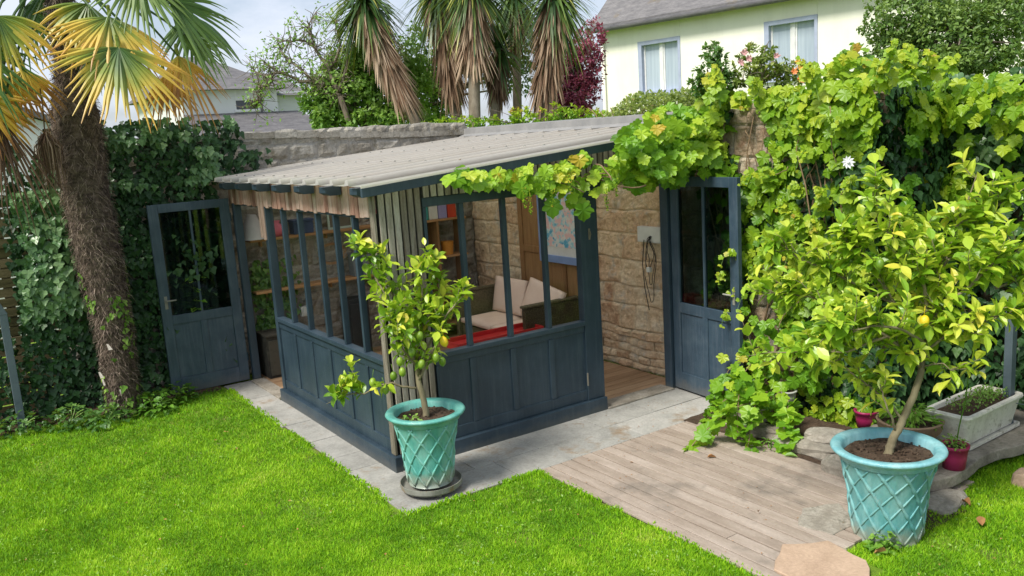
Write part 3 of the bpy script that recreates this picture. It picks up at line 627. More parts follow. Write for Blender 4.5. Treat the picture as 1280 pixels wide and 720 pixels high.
# sofa
sf = thing('wicker_sofa', 'dark wicker two seat sofa with salmon pink cushions against the wall', 'sofa', (5.65, 8.35, .02))
m = MB(); m.box(5.28, 5.94, 7.68, 9.05, .16, .30); m.box(5.88, 5.96, 7.68, 9.05, .30, .66)
for x in (5.30, 5.88):
    for y in (7.62, 9.05): m.box(x, x + .05, y, y + .05, .02, .16)
m.build('frame', M['wicker'], sf, bevel=.012)
for y0 in (7.60, 9.06):
    m = MB(); m.box(5.24, 6.0, y0, y0 + .07, .15, .69); m.box(5.22, 6.01, y0 - .01, y0 + .08, .691, .72); m.build('armrest', M['wicker'], sf, bevel=.01)
def cushion(mat4, sx, sy, sz):
    m = MB(); n = 10; vs = []; 
    for sgn in (1, -1):
        for j in range(n + 1):
            for i in range(n + 1):
                u = i / n * 2 - 1; v = j / n * 2 - 1; e = (1 - abs(u) ** 5) * (1 - abs(v) ** 5)
                vs.append(mat4 @ V((u * sx, v * sy, sgn * (sz * (.45 + .55 * e)))))
    N = (n + 1) ** 2; fs = []
    for j in range(n):
        for i in range(n):
            a = j * (n + 1) + i; fs.append((a, a + 1, a + n + 2, a + n + 1)); fs.append((N + a, N + a + n + 1, N + a + n + 2, N + a + 1))
    for i in range(n):
        for a, b in ((i, i + 1), (n * (n + 1) + i + 1, n * (n + 1) + i), ((i + 1) * (n + 1), i * (n + 1)), (i * (n + 1) + n, (i + 1) * (n + 1) + n)): fs.append((a, N + a, N + b, b))
    m.add(vs, fs, .5); return m
for y0 in (8.70, 8.02): 
    cushion(Matrix.Translation((5.56, y0, .36)), .31, .335, .055).build('seat_cushion', M['cushion'], sf, smooth=True)
for (y0, lean, rzz) in ((8.66, .30, 0), (7.98, .42, .18)):
    mt = Matrix.Translation((5.76, y0, .635)) @ Matrix.Rotation(rzz, 4, 'X') @ Matrix.Rotation(pi / 2 + lean - .1, 4, 'Y')
    cushion(mt, .215, .325, .055).build('back_cushion', M['cushion'], sf, smooth=True)
# red tray table
rt = thing('tray_table', 'low red tray table in front of the sofa', 'table', (4.9, 7.6, .02))
m = MB(); m.box(4.30, 5.36, 7.48, 7.78, .44, .455)
for a in ((4.28, 5.38, 7.46, 7.48), (4.28, 5.38, 7.78, 7.8), (4.28, 4.30, 7.48, 7.78), (5.36, 5.38, 7.48, 7.78)): m.box(a[0], a[1], a[2], a[3], .43, .50)
m.build('tray', M['red'], rt, bevel=.004)
for x in (4.36, 5.27):
    for y in (7.5, 7.74): m = MB(); m.box(x, x + .035, y, y + .035, .02, .429); m.build('leg', M['red'], rt, bevel=.003)
# electric box + cable in the doorway
eb = thing('junction_box', 'white wall box with a black cable looped over it beside the doorway', 'electrical box', (6.04, 6.38, 1.4))
m = MB(); m.box(5.985, 6.05, 6.20, 6.56, 1.42, 1.58); m.box(5.978, 5.985, 6.22, 6.54, 1.435, 1.565); m.build('case', M['plastic'], eb, bevel=.008)
m = MB()
for k in range(3):
    w = .035 + .015 * k; zc = 1.33 - .09 * k; h = .16 + .09 * k
    m.tube([V((5.965 + .012 * sin(a + k), 6.36 + w * cos(a * pi / 14) + .015 * sin(a * .7 + k), zc + h * sin(a * pi / 14))) for a in range(29)], .0038, 6)
m.tube([(5.965, 6.44, 1.45), (5.96, 6.47, 1.2), (5.97, 6.46, .95), (5.965, 6.40, .72)], .005, 6)
m.build('cable', M['rubber'], eb)
m = MB(); m.box(5.95, 5.99, 6.36, 6.41, 1.12, 1.17); m.build('plug', M['plastic'], eb, bevel=.005)
# ------------------------------------------------------------------ turquoise pots
def glazed_pot(c, h, rb, rt_, mats, label, twist, nn=14):
    t = thing('glazed_pot', label, 'plant pot', c)
    def rad(z): 
        u = z / h; return rb + (rt_ - rb) * (u ** 1.25) + .004 * sin(u * 9)
    m = MB(); prof = [(0, 0.004), (rb * .92, .004), (rb, 0)] + [(rad(h * i / 14), h * i / 14) for i in range(0, 13)]
    m.lathe(prof, c, 56, .5)
    zb = h * .03; zt = h * .86
    for k in range(nn):
        for sgn in ((1, -1) if twist == 0 else (1, -1)):
            pts = []; 
            for i in range(29):
                u = i / 28; z = zb + (zt - zb) * u; a = 2 * pi * k / nn + sgn * u * (1.5 if twist == 0 else (1.75 if sgn > 0 else 1.2))
                rr = rad(z) + .001; pts.append(V((c[0] + rr * cos(a), c[1] + rr * sin(a), c[2] + z)))
            base = .0075 if twist == 0 else (.0095 if sgn < 0 else .005)
            m.tube(pts, [base * (1.0 + .5 * (abs(sin(i * pi / 28 * 6)) ** 6)) for i in range(29)], 6, .8)
    m.build('body', mats[0], t, smooth=True)
    m = MB(); r0 = rad(h * .88)
    m.lathe([(r0, h * .86), (r0 + .014, h * .875), (r0 + .012, h * .90), (r0 + .03, h * .93), (rt_ + .045, h * .955), (rt_ + .052, h * .975), (rt_ + .045, h * .995), (rt_ + .03, h), (rt_ - .004, h * .992), (rt_ - .018, h * .97), (rt_ - .03, h * .80)], c, 64, .5)
    m.build('rim', mats[1], t, smooth=True)
    m = MB(); rs = rt_ - .024; vs = [V((c[0], c[1], c[2] + h * .91))]; n = 40; fs = []
    for j in range(1, 9):
        for k in range(n):
            a = 2 * pi * k / n; rr = rs * j / 8; p = V((c[0] + rr * cos(a), c[1] + rr * sin(a), 0)); vs.append(V((p.x, p.y, c[2] + h * .90 + .02 * noise.noise(p * 14) + .010 * noise.noise(p * 40))))
    fs = [(0, 1 + k, 1 + (k + 1) % n) for k in range(n)] + [(1 + j * n + k, 1 + (j + 1) * n + k, 1 + (j + 1) * n + (k + 1) % n, 1 + j * n + (k + 1) % n) for j in range(7) for k in range(n)]
    m.add(vs, fs, .5)
    for i in range(140):
        a = U(0, 2 * pi); q = rs * sqrt(R()) * .95; s = U(.004, .012)
        m.ball((c[0] + q * cos(a), c[1] + q * sin(a), c[2] + h * .90 + .008), s, s * .6, 5, 3)
    m.build('soil', M['soil'], t)
    return t
PA = (2.80, 5.44, .085)
glazed_pot(PA, .555, .165, .245, (M['glaze1'], M['glaze1']), 'smaller turquoise lattice pot on a wheeled caddy at the shed corner', 0, 11)
cd = thing('pot_caddy', 'round wheeled metal caddy carrying the smaller turquoise pot', 'plant caddy', (PA[0], PA[1], 0))
m = MB(); m.lathe([(0, .055), (.205, .055), (.215, .062), (.228, .095), (.234, .095), (.232, .06), (.22, .046), (0, .046)], (PA[0], PA[1], 0), 48); m.build('tray', M['caddy'], cd, smooth=False)
for k in range(5):
    a = k * 2 * pi / 5 - 1.75; cx_, cy_ = PA[0] + .17 * cos(a), PA[1] + .17 * sin(a)
    m = MB(); m.tube([(cx_ - .011, cy_, .028), (cx_ + .011, cy_, .028)], .020, 14); m.box(cx_ - .016, cx_ - .012, cy_ - .012, cy_ + .012, .02, .05); m.box(cx_ + .012, cx_ + .016, cy_ - .012, cy_ + .012, .02, .05); m.build('wheel', M['caddy'], cd)
PB = (4.61, 2.88, .0)
glazed_pot(PB, .585, .195, .28, (M['glaze2'], M['glazerim']), 'larger blue turquoise pot with diagonal ropework standing on the deck corner', 1, 12)
# ------------------------------------------------------------------ lemon trees
def bez(a, b, n=8, bow=None):
    a = V(a); b = V(b); bow = bow or V((0, 0, 0)); return [a.lerp(b, i / n) + bow * (4 * (i / n) * (1 - i / n)) + rv() * .004 for i in range(n + 1)]
def lemon_tree(name, label, base, limbs, lm, size, per, nclu, spread, loc, fruits=(), rb=.55, tw=1.0):
    t = thing(name, label, 'lemon tree', loc)
    wood = MB(); L = Leaves(T_LEM)
    for (pts, r0, r1, leafy) in limbs:
        P_ = [V(p) for p in pts]; Q = []
        for a, b in zip(P_[:-1], P_[1:]): Q += bez(a, b, 6, rv() * .012)[:-1]
        Q.append(P_[-1]); n = len(Q)
        wood.tube(Q, [r0 + (r1 - r0) * i / (n - 1) for i in range(n)], 8)
        if not leafy: continue
        for k in range(int(nclu * leafy)):
            u = U(.25, 1) if leafy < 1.01 else U(.1, 1); i = min(n - 2, int(u * (n - 1))); o = Q[i]
            ax = (Q[i + 1] - Q[i]).normalized(); d = (ax * .5 + rv() * .9 + V((0, 0, .25))).normalized()
            ln = U(.3, 1) * spread; tip = o + d * ln + V((0, 0, .04)); tws = bez(o, tip, 5, rv() * .02)
            wood.tube(tws, [.0035 * tw, .003 * tw, .003 * tw, .0025 * tw, .002 * tw, .0015 * tw], 5)
            c0 = U(-.2, .25)
            for q in range(per):
                w = (q + .6) / per; p = tws[min(5, int(w * 5 + .5))]
                ang = q * 2.4 + U(-.4, .4); side = (d.orthogonal().normalized() * cos(ang) + d.cross(d.orthogonal().normalized()) * sin(ang))
                ld = (side * .9 + d * .55 + V((0, 0, .05)) + rv() * .25)
                L.add(p, ld, V((0, 0, 1)) + d * .4 + rv() * .35, U(*size), rb + c0 + U(-.25, .25) + .25 * (w - .5))
    wood.build('trunk', M['lemonbark'], t, smooth=True)
    L.build('foliage', M[lm], t)
    for (p, ripe) in fruits:
        m = MB(); s = .026 if not ripe else .030
        rt = Euler((U(-.3, .3), U(-.3, .3), 0)).to_matrix()
        m.ball(p, s, s * 1.35, 12, 9, None, rt); m.tube([p + rt @ V((0, 0, -s * 1.5)), p + rt @ V((0, 0, -s * 1.1))], [.002, s * .4], 8)
        m.tube([p + V((0, 0, s * 1.2)), p + V((U(-.02, .02), U(-.02, .02), s * 1.2 + .06))], .002, 5)
        m.build('lemon', M['yellow'] if ripe else M['lime'], t, smooth=True)['label'] = 'ripe yellow lemon' if ripe else 'unripe green lemon'
    return t
dA = proj(V(PA) + V((0, 0, .6)))[2]
def A(px, py, dd=0): return dep(px, py, dA + dd)
bA = V(PA) + V((0, 0, .48))
limbsA = [
    ([bA, A(527, 490), A(522, 455, .02)], .026, .020, 0),
    ([A(524, 470), A(505, 420, -.05), A(482, 370, .0), A(462, 330, .05), A(442, 300, .05)], .014, .004, 1.3),
    ([A(523, 465), A(510, 400, .12), A(478, 350, .16), A(478, 325, .18)], .012, .004, .9),
    ([A(522, 460), A(530, 410, .05), A(528, 360, .0), A(525, 325, .05)], .013, .004, 1.0),
    ([A(524, 475), A(545, 430, -.05), A(560, 390, -.1), A(585, 362, -.08)], .012, .003, 1.2),
    ([A(530, 440), A(552, 395, .12), A(548, 350, .18), A(540, 328, .15)], .010, .003, .9),
    ([A(525, 470), A(505, 440, -.18), A(490, 410, -.22), A(500, 380, -.2)], .010, .003, .9),
    ([A(520, 485), A(490, 478, -.05), A(455, 492, -.06), A(430, 495, -.08), A(408, 505, -.1)], .009, .002, .42),
    ([A(455, 490), A(440, 478, -.05), A(437, 472, -.05)], .004, .002, .2),
]
fr_ = [(A(492, 470, -.15), 0), (A(482, 487, -.12), 0), (A(503, 465, -.2), 0), (A(527, 455, -.2), 0), (A(545, 447, -.18), 0), (A(553, 452, -.12), 0), (A(525, 420, -.2), 0), (A(515, 440, -.22), 0), (A(466, 478, -.1), 0), (A(555, 427, -.18), 1), (A(500, 452, -.2), 0)]
lemon_tree('lemon_tree', 'small lemon tree with green fruit in the smaller pot at the shed corner', bA, limbsA, 'L_lemon', (.055, .115), 9, 15, .15, bA, fr_, .50)
dB = proj(V(PB) + V((0, 0, .6)))[2]
def B(px, py, dd=0): return dep(px, py, dB + dd)
bB = V(PB) + V((0, 0, .50)); 
limbsB = [
    ([bB, B(1116, 548), B(1130, 520), B(1150, 470), B(1160, 420), B(1160, 380, .05)], .028, .016, 0),
    ([B(1128, 525), B(1100, 495, .0), B(1070, 470, .05), B(1042, 440, .1)], .009, .003, .55),
    ([B(1120, 540), B(1108, 510, -.1), B(1100, 480, -.15)], .008, .003, .15),
    ([B(1152, 460), B(1110, 420, -.1), B(1060, 390, -.1), B(1010, 370, 0), B(960, 365, .05)], .012, .003, 1.6),
    ([B(1158, 430), B(1120, 380, .1), B(1080, 320, .1), B(1050, 290, .15)], .012, .003, 1.5),
    ([B(1160, 400), B(1150, 340, -.1), B(1110, 290, -.1), B(1090, 240, .0)], .012, .003, 1.4),
    ([B(1160, 390), B(1180, 330), B(1200, 270, .05), B(1222, 215, .05)], .012, .003, 1.3),
    ([B(1158, 410), B(1195, 370, -.15), B(1240, 330, -.15), B(1275, 310, -.1)], .012, .003, 1.5),
    ([B(1155, 440), B(1200, 410, -.1), B(1250, 395, -.1), B(1290, 375, -.1)], .010, .003, 1.2),
    ([B(1156, 430), B(1120, 410, -.3), B(1080, 410, -.35), B(1030, 420, -.3)], .010, .003, 1.2),
    ([B(1155, 420), B(1170, 380, .3), B(1130, 330, .4), B(1160, 280, .4)], .010, .003, 1.1),
    ([B(1110, 420, -.1), B(1060, 440, 0), B(1000, 440, .05), B(935, 445, .1)], .008, .003, .75),
    ([B(1120, 380, .1), B(1060, 350, .2), B(1000, 325, .2), B(965, 300, .2)], .009, .003, 1.0),
    ([B(1150, 460), B(1180, 455, -.1), B(1200, 470, -.1)], .006, .002, .25),
    ([B(1180, 330), B(1230, 270, .1), B(1270, 240, .1)], .009, .003, .9),
    ([B(1245, 360), B(1290, 340), B(1310, 300)], .009, .003, .8),
]
lemon_tree('lemon_tree', 'large pale green lemon tree growing from the blue turquoise pot on the deck', bB, limbsB, 'L_lemon2', (.06, .12), 9, 21, .19, bB, [(B(1155, 402, -.1), 1), (B(1100, 330, -.1), 0), (B(1060, 365, -.2), 0)], .50)
# ------------------------------------------------------------------ grape vine over the doorway
gv = thing('grape_vine', 'bright grape vine trained along the shed front and over the doorway', 'vine', (6.0, 5.4, 0))
stem = MB()
q0 = [V((6.02, 5.35, 0)), V((5.98, 5.45, .8)), V((6.03, 5.5, 1.6)), V((5.98, 5.62, 2.2)), V((5.7, 5.72, 2.42)), ony(800, 215, 5.74), ony(740, 222, 5.76), ony(700, 230, 5.76), ony(640, 222, 5.78), ony(575, 212, 5.78)]
Q = []
for a, b in zip(q0[:-1], q0[1:]): Q += bez(a, b, 6, rv() * .03)[:-1]
stem.tube(Q, [.028 - .02 * i / len(Q) for i in range(len(Q))], 8)
for k in range(9):
    p = Q[20 + k * 3] if 20 + k * 3 < len(Q) else Q[-1]; stem.tube(bez(p, p + V((U(-.3, .3), U(-.25, -.05), U(-.3, .15))), 6, rv() * .04), .005, 5)
stem.tube(bez(ony(735, 215, 5.72), ony(808, 232, 5.5), 8, V((0, 0, -.06))), .007, 6)
stem.tube(bez(ony(745, 205, 5.72), ony(765, 225, 5.5), 8, V((0, 0, .03))), .006, 6)
stem.build('stem', M['vinebark'], gv, smooth=True)
L = Leaves(T_VINE)
def vblob(L, cx, cy, rx, ry, n, depthf, size, rb=.5, th=.2, clump=1):
    for i in range(n):
        while 1:
            a, b = U(-1, 1), U(-1, 1)
            if a * a + b * b < 1 and R() < 1.15 - (a * a + b * b) * .7: break
        t = R(); p = depthf(cx + a * rx, cy + b * ry, t * th)
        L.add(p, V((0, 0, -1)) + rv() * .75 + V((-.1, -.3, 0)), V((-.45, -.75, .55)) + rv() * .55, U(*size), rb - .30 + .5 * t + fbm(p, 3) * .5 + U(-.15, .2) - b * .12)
fY = lambda px, py, t: ony(px, py, 5.80 - t)
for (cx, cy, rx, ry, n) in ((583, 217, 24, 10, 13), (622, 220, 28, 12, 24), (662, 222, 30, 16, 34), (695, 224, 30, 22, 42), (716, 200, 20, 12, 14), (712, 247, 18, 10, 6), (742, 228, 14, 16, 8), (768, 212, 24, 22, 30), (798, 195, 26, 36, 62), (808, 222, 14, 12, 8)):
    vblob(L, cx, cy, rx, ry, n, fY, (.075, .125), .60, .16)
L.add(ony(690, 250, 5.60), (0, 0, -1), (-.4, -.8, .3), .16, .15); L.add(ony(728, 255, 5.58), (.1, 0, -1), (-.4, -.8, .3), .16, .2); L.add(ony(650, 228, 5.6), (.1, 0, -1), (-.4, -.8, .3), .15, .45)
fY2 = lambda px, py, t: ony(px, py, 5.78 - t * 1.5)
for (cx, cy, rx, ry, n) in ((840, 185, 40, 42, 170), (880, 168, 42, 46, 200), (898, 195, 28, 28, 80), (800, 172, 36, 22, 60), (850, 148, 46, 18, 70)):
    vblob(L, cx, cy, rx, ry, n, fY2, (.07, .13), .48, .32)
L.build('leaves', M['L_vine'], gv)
for (px, py) in ((655, 235), (662, 243), (690, 236), (758, 240), (770, 222), (713, 218)):
    p = ony(px, py, 5.55); m = MB()
    for k in range(46):
        u = R(); m.ball(p + V((U(-1, 1) * .028 * (1 - u * .7), U(-1, 1) * .028 * (1 - u * .7), -.16 * u)), .0055, .0055, 5, 4)
    m.tube([p + V((0, 0, .05)), p + V((0, 0, -.15))], .002, 5)
    m.build('grape_cluster', M['L_creeper'], gv)
# creeper on right wall ------------------------------------------------
cr = thing('creeper', 'yellow green vine creeper smothering the stone wall right of the open door', 'climbing plant', (5.9, 4.6, 0))
L = Leaves(T_VINE); 
def stonegap(px, py):
    g1 = ((px - 940) / 26) ** 2 + ((py - 165) / 48) ** 2
    g2 = ((px - 1025) / 24) ** 2 + ((py - 250) / 50) ** 2
    g3 = ((px - 960) / 20) ** 2 + ((py - 395) / 60) ** 2
    return min(g1, g2, g3)
def frc(u, v):
    p = V((6.05, 5.6 - u, v)); px, py, _ = proj(p); g_ = stonegap(px, py)
    dens = .10 + .9 * smooth(-.12, .22, fbm(p, 1.9))
    if v > 2.35: dens = .9
    if v < 1.9 and u < .9: dens *= .45
    return dens * smooth(.9, 1.9, g_)
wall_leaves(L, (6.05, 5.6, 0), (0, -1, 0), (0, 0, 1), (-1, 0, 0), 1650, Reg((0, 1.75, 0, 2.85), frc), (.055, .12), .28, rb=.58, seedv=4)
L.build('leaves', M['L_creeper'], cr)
st = MB()
for k in range(16):
    y0 = U(4.0, 5.4); p = V((6.03, y0, 0)); q = [p]
    for i in range(9): q.append(q[-1] + V((U(-.03, .01), U(-.1, .1), .29)))
    st.tube(q, [.014 - .0011 * i for i in range(10)], 6)
for k in range(14):
    p = onx(U(930, 1090), U(180, 420), 6.0); q = [p]; d = V((0, U(-1, 1), U(-1, 1))).normalized()
    for i in range(8): d = (d + rv() * .4).normalized(); q.append(q[-1] + V((-.02 + U(-.02, .02), d.y * .08, d.z * .08)))
    st.tube(q, .004, 5)
st.build('stem', M['vinebark'], cr, smooth=True)
# trailing shoots at the door foot
tv = thing('trailing_vine', 'grape vine shoots sprawling over the edging stones onto the deck', 'vine', (5.5, 4.4, 0))
L = Leaves(T_VINE); st = MB()
for k in range(6):
    s = V((U(5.55, 5.95), U(4.15, 5.0), U(.25, .7))); e = s + V((U(-.55, -.1), U(-.25, .15), 0)); e.z = U(.05, .3)
    q = bez(s, e, 8, V((-.05, 0, .12))); st.tube(q, .004, 5)
    for i in range(3, 9):
        for _ in range(3):
            p = q[i] + rv() * .07; p.z = max(.04, p.z); L.add(p, V((-.5, -.2, -.5)) + rv() * .8, V((-.3, -.4, .9)) + rv() * .5, U(.07, .12), .48 + fbm(p, 3) * .5 + U(-.2, .3))
for (a, b) in ((onz(960, 500, .3), onz(862, 560, .03)), (onz(960, 490, .35), onz(880, 525, .03)), (onz(950, 495, .35), onz(935, 560, .03)), (onz(985, 500, .3), onz(985, 560, .04))):
    q = bez(a, b, 9, V((0, 0, .10))); st.tube(q, .004, 5)
    for i in range(2, 10):
        for _ in range(3):
            p = q[i] + rv() * .05; p.z = max(.04, p.z); L.add(p, V((-.3, -.2, -.4)) + rv() * .8, V((-.2, -.3, 1)) + rv() * .45, U(.09, .15), .40 + U(-.15, .35))
for (px, py) in ((925, 440), (930, 443), (905, 443), (945, 448), (960, 440)):
    p = onx(px, py, 5.70); L.add(p, V((-.3, -.2, -.6)) + rv() * .4, V((-.7, -.5, .5)), .09, U(.6, .95))
L.build('leaves', M['L_vine'], tv); st.build('stem', M['vinebark'], tv)
L = Leaves(T_VINE); st = MB()
for k in range(46):
    if k < 30: s0 = V((5.95, U(3.7, 5.35), U(.7, 2.7))); d0 = V((U(-.45, -.15), U(-.3, .1), U(-.1, .35)))
    else: s0 = V((U(5.5, 6.9), U(3.9, 5.5) if k < 38 else 3.6, 2.7)); d0 = V((U(-.3, .1), U(-.2, .2), U(.15, .38)))
    q = bez(s0, s0 + d0, 9, V((0, 0, .10))); q[-1].z -= .04; st = MB(); st.tube(q, [.005 - .0004 * i for i in range(10)], 5); st.build('shoot', M['L_mid'], cr)
    for i in range(2, 10):
        sz = .115 * (1.15 - i / 10); 
        for sg in (-1, 1):
            if R() < .85: L.add(q[i] + rv() * .015, V((sg * .6, -.4 * sg, -.5)) + rv() * .5, V((-.5, -.5, .8)) + rv() * .5, sz * U(.8, 1.2), .5 + i * .03 + U(-.2, .2))
L.build('shoot_leaves', M['L_creeper'], cr)
# lower dark understory and vine along wall foot
L = Leaves(T_VINE)
def f2(u, v): return .9 if v < .9 else .5
wall_leaves(L, (5.85, 5.0, .1), (0, -1, 0), (0, 0, 1), (-1, 0, 0), 70, Reg((0, .85, .2, .9), f2), (.08, .13), .30, rb=.45, seedv=14)
L.build('lower_leaves', M['L_vine'], cr)
# dark ivy on the right --------------------------------------------------
iv = thing('ivy', 'glossy dark ivy covering the wall top and corner at the right edge', 'climbing plant', (6.5, 3.2, 0))
L = Leaves(T_IVY)
def f3(u, v): return 1
wall_leaves(L, (6.03, 4.6, .0), (0, -1, 0), (0, 0, 1), (-1, 0, 0), 1500, Reg((0, .75, 0, 2.72), lambda u, v: .5 + .5 * smooth(.3, .7, u)), (.05, .09), .12, rb=.45)
wall_leaves(L, (7.12, 4.0, .0), (0, -1, 0), (0, 0, 1), (-1, 0, 0), 4200, Reg((0, 2.4, 0, 2.85), f3), (.06, .10), .28, rb=.5, seedv=9)
wall_leaves(L, (6.04, 5.6, .0), (0, -1, 0), (0, 0, 1), (-1, 0, 0), 900, Reg((0, 1.2, 0, 2.7), lambda u, v: smooth(-.05, .25, fbm((u, v, 14), 2.0)) * smooth(.9, 1.5, stonegap(*proj(V((6.0, 5.6 - u, v)))[:2]))), (.045, .075), .12, rb=.35)
wall_leaves(L, (5.9, 3.86, .0), (1, 0, 0), (0, 0, 1), (0, -1, 0), 2600, Reg((0.1, 1.3, 0, 2.8), f3), (.06, .10), .18, rb=.45, seedv=2)
L.build('leaves', M['L_ivy'], iv)
L = Leaves(T_IVY)
wall_leaves(L, (7.1, 4.0, .0), (0, -1, 0), (0, 0, 1), (-1, 0, 0), 420, Reg((0, 2.0, 1.6, 2.85), lambda u, v: smooth(-.1, .3, fbm((u, v, 4), 1.8))), (.07, .11), .42, rb=.6, seedv=9)
L.build('sunny_leaves', M['L_ivylight'], iv)
L = Leaves(T_VINE)   # vine over the ivy top
wall_leaves(L, (6.75, 4.6, 2.45), (0, -1, 0), (0, 0, 1), (-1, 0, 0), 230, Reg((0, 2.6, .0, .38), lambda u, v: smooth(-.25, .2, fbm((u, v, 9), 2.2))), (.055, .115), .45, rb=.62, seedv=5)
wall_leaves(L, (6.2, 4.3, 1.4), (0, -1, 0), (0, 0, 1), (-1, 0, 0), 130, Reg((0, .7, -.3, 1.2), lambda u, v: smooth(-.1, .3, fbm((u, v, 2), 2.5))), (.08, .13), .45, rb=.66, seedv=6)
wall_leaves(L, (6.95, 3.95, 1.2), (0, -1, 0), (0, 0, 1), (-1, 0, 0), 330, Reg((0, 1.6, .2, 1.6), lambda u, v: smooth(-.05, .3, fbm((u, v, 22), 2.4))), (.06, .12), .40, rb=.5, seedv=6)
wall_leaves(L, (6.1, 3.8, 1.2), (1, 0, 0), (0, 0, 1), (0, -1, 0), 300, Reg((0, 1.0, .2, 1.6), lambda u, v: smooth(-.1, .25, fbm((u, v, 32), 2.4))), (.06, .12), .30, rb=.5, seedv=6)
L.build('vine_leaves', M['L_creeper'], cr)
# passion flower
m = MB(); p = dep(1060, 203, proj(V((5.8, 4.2, 2.2)))[2] - .3)
for k in range(10):
    a = k * pi / 5; d = RIGHT * cos(a) + UPV * sin(a); s = RIGHT * -sin(a) + UPV * cos(a)
    m.add([p, p + d * .03 + s * .012, p + d * .052 - FWD * .01, p + d * .03 - s * .012], [(0, 1, 2, 3)], .5)
m.ball(p - FWD * .01, .012, .012, 8, 6)
tag(m.build('passion_flower', M['whitep']), 'single white star shaped flower among the creeper leaves', 'flower')
# ------------------------------------------------------------------ ivy on the back left wall
iv = thing('ivy', 'thick dark ivy draping the back wall behind the palm and left door', 'climbing plant', (1.6, 9.9, 0))
L = Leaves(T_IVY)
def fiv(u, v):
    x = .0 + u
    top = 2.95 if x > 1.05 else (2.3 + .5 * smooth(.75, 1.05, x))
    top += .12 * fbm((x, 3, 0), 3)
    if x > 2.35: top2 = 3.0; 
    if x > 2.65 and v < 2.3: return 0
    if x > 3.0: return .5 * smooth(3.4, 3.0, x) if v < 2.62 and v > 2.25 else 0
    if x < .82 and v > 1.2: return .0 if x < .6 else .7
    if x < .6: return .5 * smooth(1.3, .6, v)
    return 1 if v < top else 0
wall_leaves(L, (0, 9.86, 0), (1, 0, 0), (0, 0, 1), (0, -1, 0), 7600, Reg((-.6, 3.4, 0, 3.05), fiv), (.035, .095), .36, rb=.36, seedv=1)  # low rb: the shade of this corner is put into the leaf colour
L.build('leaves', M['L_ivy'], iv)
L = Leaves(T_IVY)
wall_leaves(L, (0, 9.62, 0), (1, 0, 0), (0, 0, 1), (0, -1, 0), 620, Reg((.62, 1.30, 1.1, 2.35), lambda u, v: 1 - smooth(.25, .36, abs(u - .93 - .1 * sin(v * 4)))), (.06, .10), .22, rb=.55)
wall_leaves(L, (0, 9.7, 0), (1, 0, 0), (0, 0, 1), (0, -1, 0), 420, Reg((1.5, 2.9, 2.3, 3.0), lambda u, v: smooth(-.1, .25, fbm((u, v, 1), 2.6))), (.06, .09), .25, rb=.5)
L.build('sunny_leaves', M['L_ivylight'], iv)
# inside ivy at the back wall
iw = thing('indoor_creeper', 'small green creeper growing on the back wall inside the shed', 'climbing plant', (3.05, 9.8, .3))
L = Leaves(T_IVY)
wall_leaves(L, (2.95, 9.84, .0), (1, 0, 0), (0, 0, 1), (0, -1, 0), 330, Reg((0, .75, .35, 1.35), lambda u, v: smooth(.7, .1, u)), (.05, .08), .12, rb=.8)
L.build('leaves', M['L_dark'], iw)
# ------------------------------------------------------------------ palm
PT = V((1.33, 9.35, 0))
pm = thing('fan_palm', 'shaggy brown trunked fan palm with drooping yellowing leaves', 'palm', PT)
def pc(z): return V((PT.x + .03 - .016 * z + .02 * sin(z * 2), PT.y - .02 * z, z))
def pr(z): return .160 + .085 * smooth(.6, 2.1, z) - .12 * smooth(2.9, 3.6, z) + .015 * sin(z * 2.1)
m = MB(); n = 48; vs = []; rows = 130
for i in range(rows + 1):
    z = 4.6 * i / rows; c = pc(z)
    for k in range(n):
        a = 2 * pi * k / n
        r_ = pr(z) * (1 + .06 * noise.noise(V((cos(a) * 2, sin(a) * 2, z * 6)))) + .018 * (((z * 7.5 + .12 * sin(a * 3)) % 1) ** 2) - .03
        vs.append(V((c.x + r_ * cos(a), c.y + r_ * sin(a), z)))
m.add(vs, [(i * n + k, i * n + (k + 1) % n, (i + 1) * n + (k + 1) % n, (i + 1) * n + k) for i in range(rows) for k in range(n)], [.35 + .25 * noise.noise(V((v.x * 9, v.y * 9, v.z * 14))) for v in vs])
m.build('trunk', M['fibre'], pm, smooth=True)
m = MB()
for i in range(11000):
    z = 4.5 * R(); a = U(0, 2 * pi); c = pc(z); r0 = pr(z) - .03; d = V((cos(a), sin(a), 0)); tg = V((-sin(a), cos(a), 0))
    p = c + d * r0; ln = U(.05, .15); w = U(.0015, .004); out = U(.01, .055); sl = U(-.9, .9)
    mid = p + d * out + tg * sl * ln * .5 + V((0, 0, -ln * U(.1, .5))); e = mid + tg * sl * ln * .6 + V((0, 0, -ln * .7)) + d * U(-.03, .01)
    sd = tg * w if abs(sl) < .5 else V((0, 0, w))
    m.add([p - sd, p + sd, mid + sd, mid - sd, e], [(0, 1, 2, 3), (3, 2, 4)], R() ** 1.5)
m.build('trunk_fibre', M['fibre'], pm)
for (px, py) in ((124, 465), (128, 474), (150, 487), (134, 430)):
    p = ony(px, py, 9.05); m = MB(); m.add([p + V((-.008, 0, 0)), p + V((.008, 0, 0)), p + V((.004 + U(-.03, .03), -.07, -.05)), p + V((-.006, -.07, -.05))], [(0, 1, 2, 3)], 1)
    m.build('leaf_stub', M['batten'], pm)
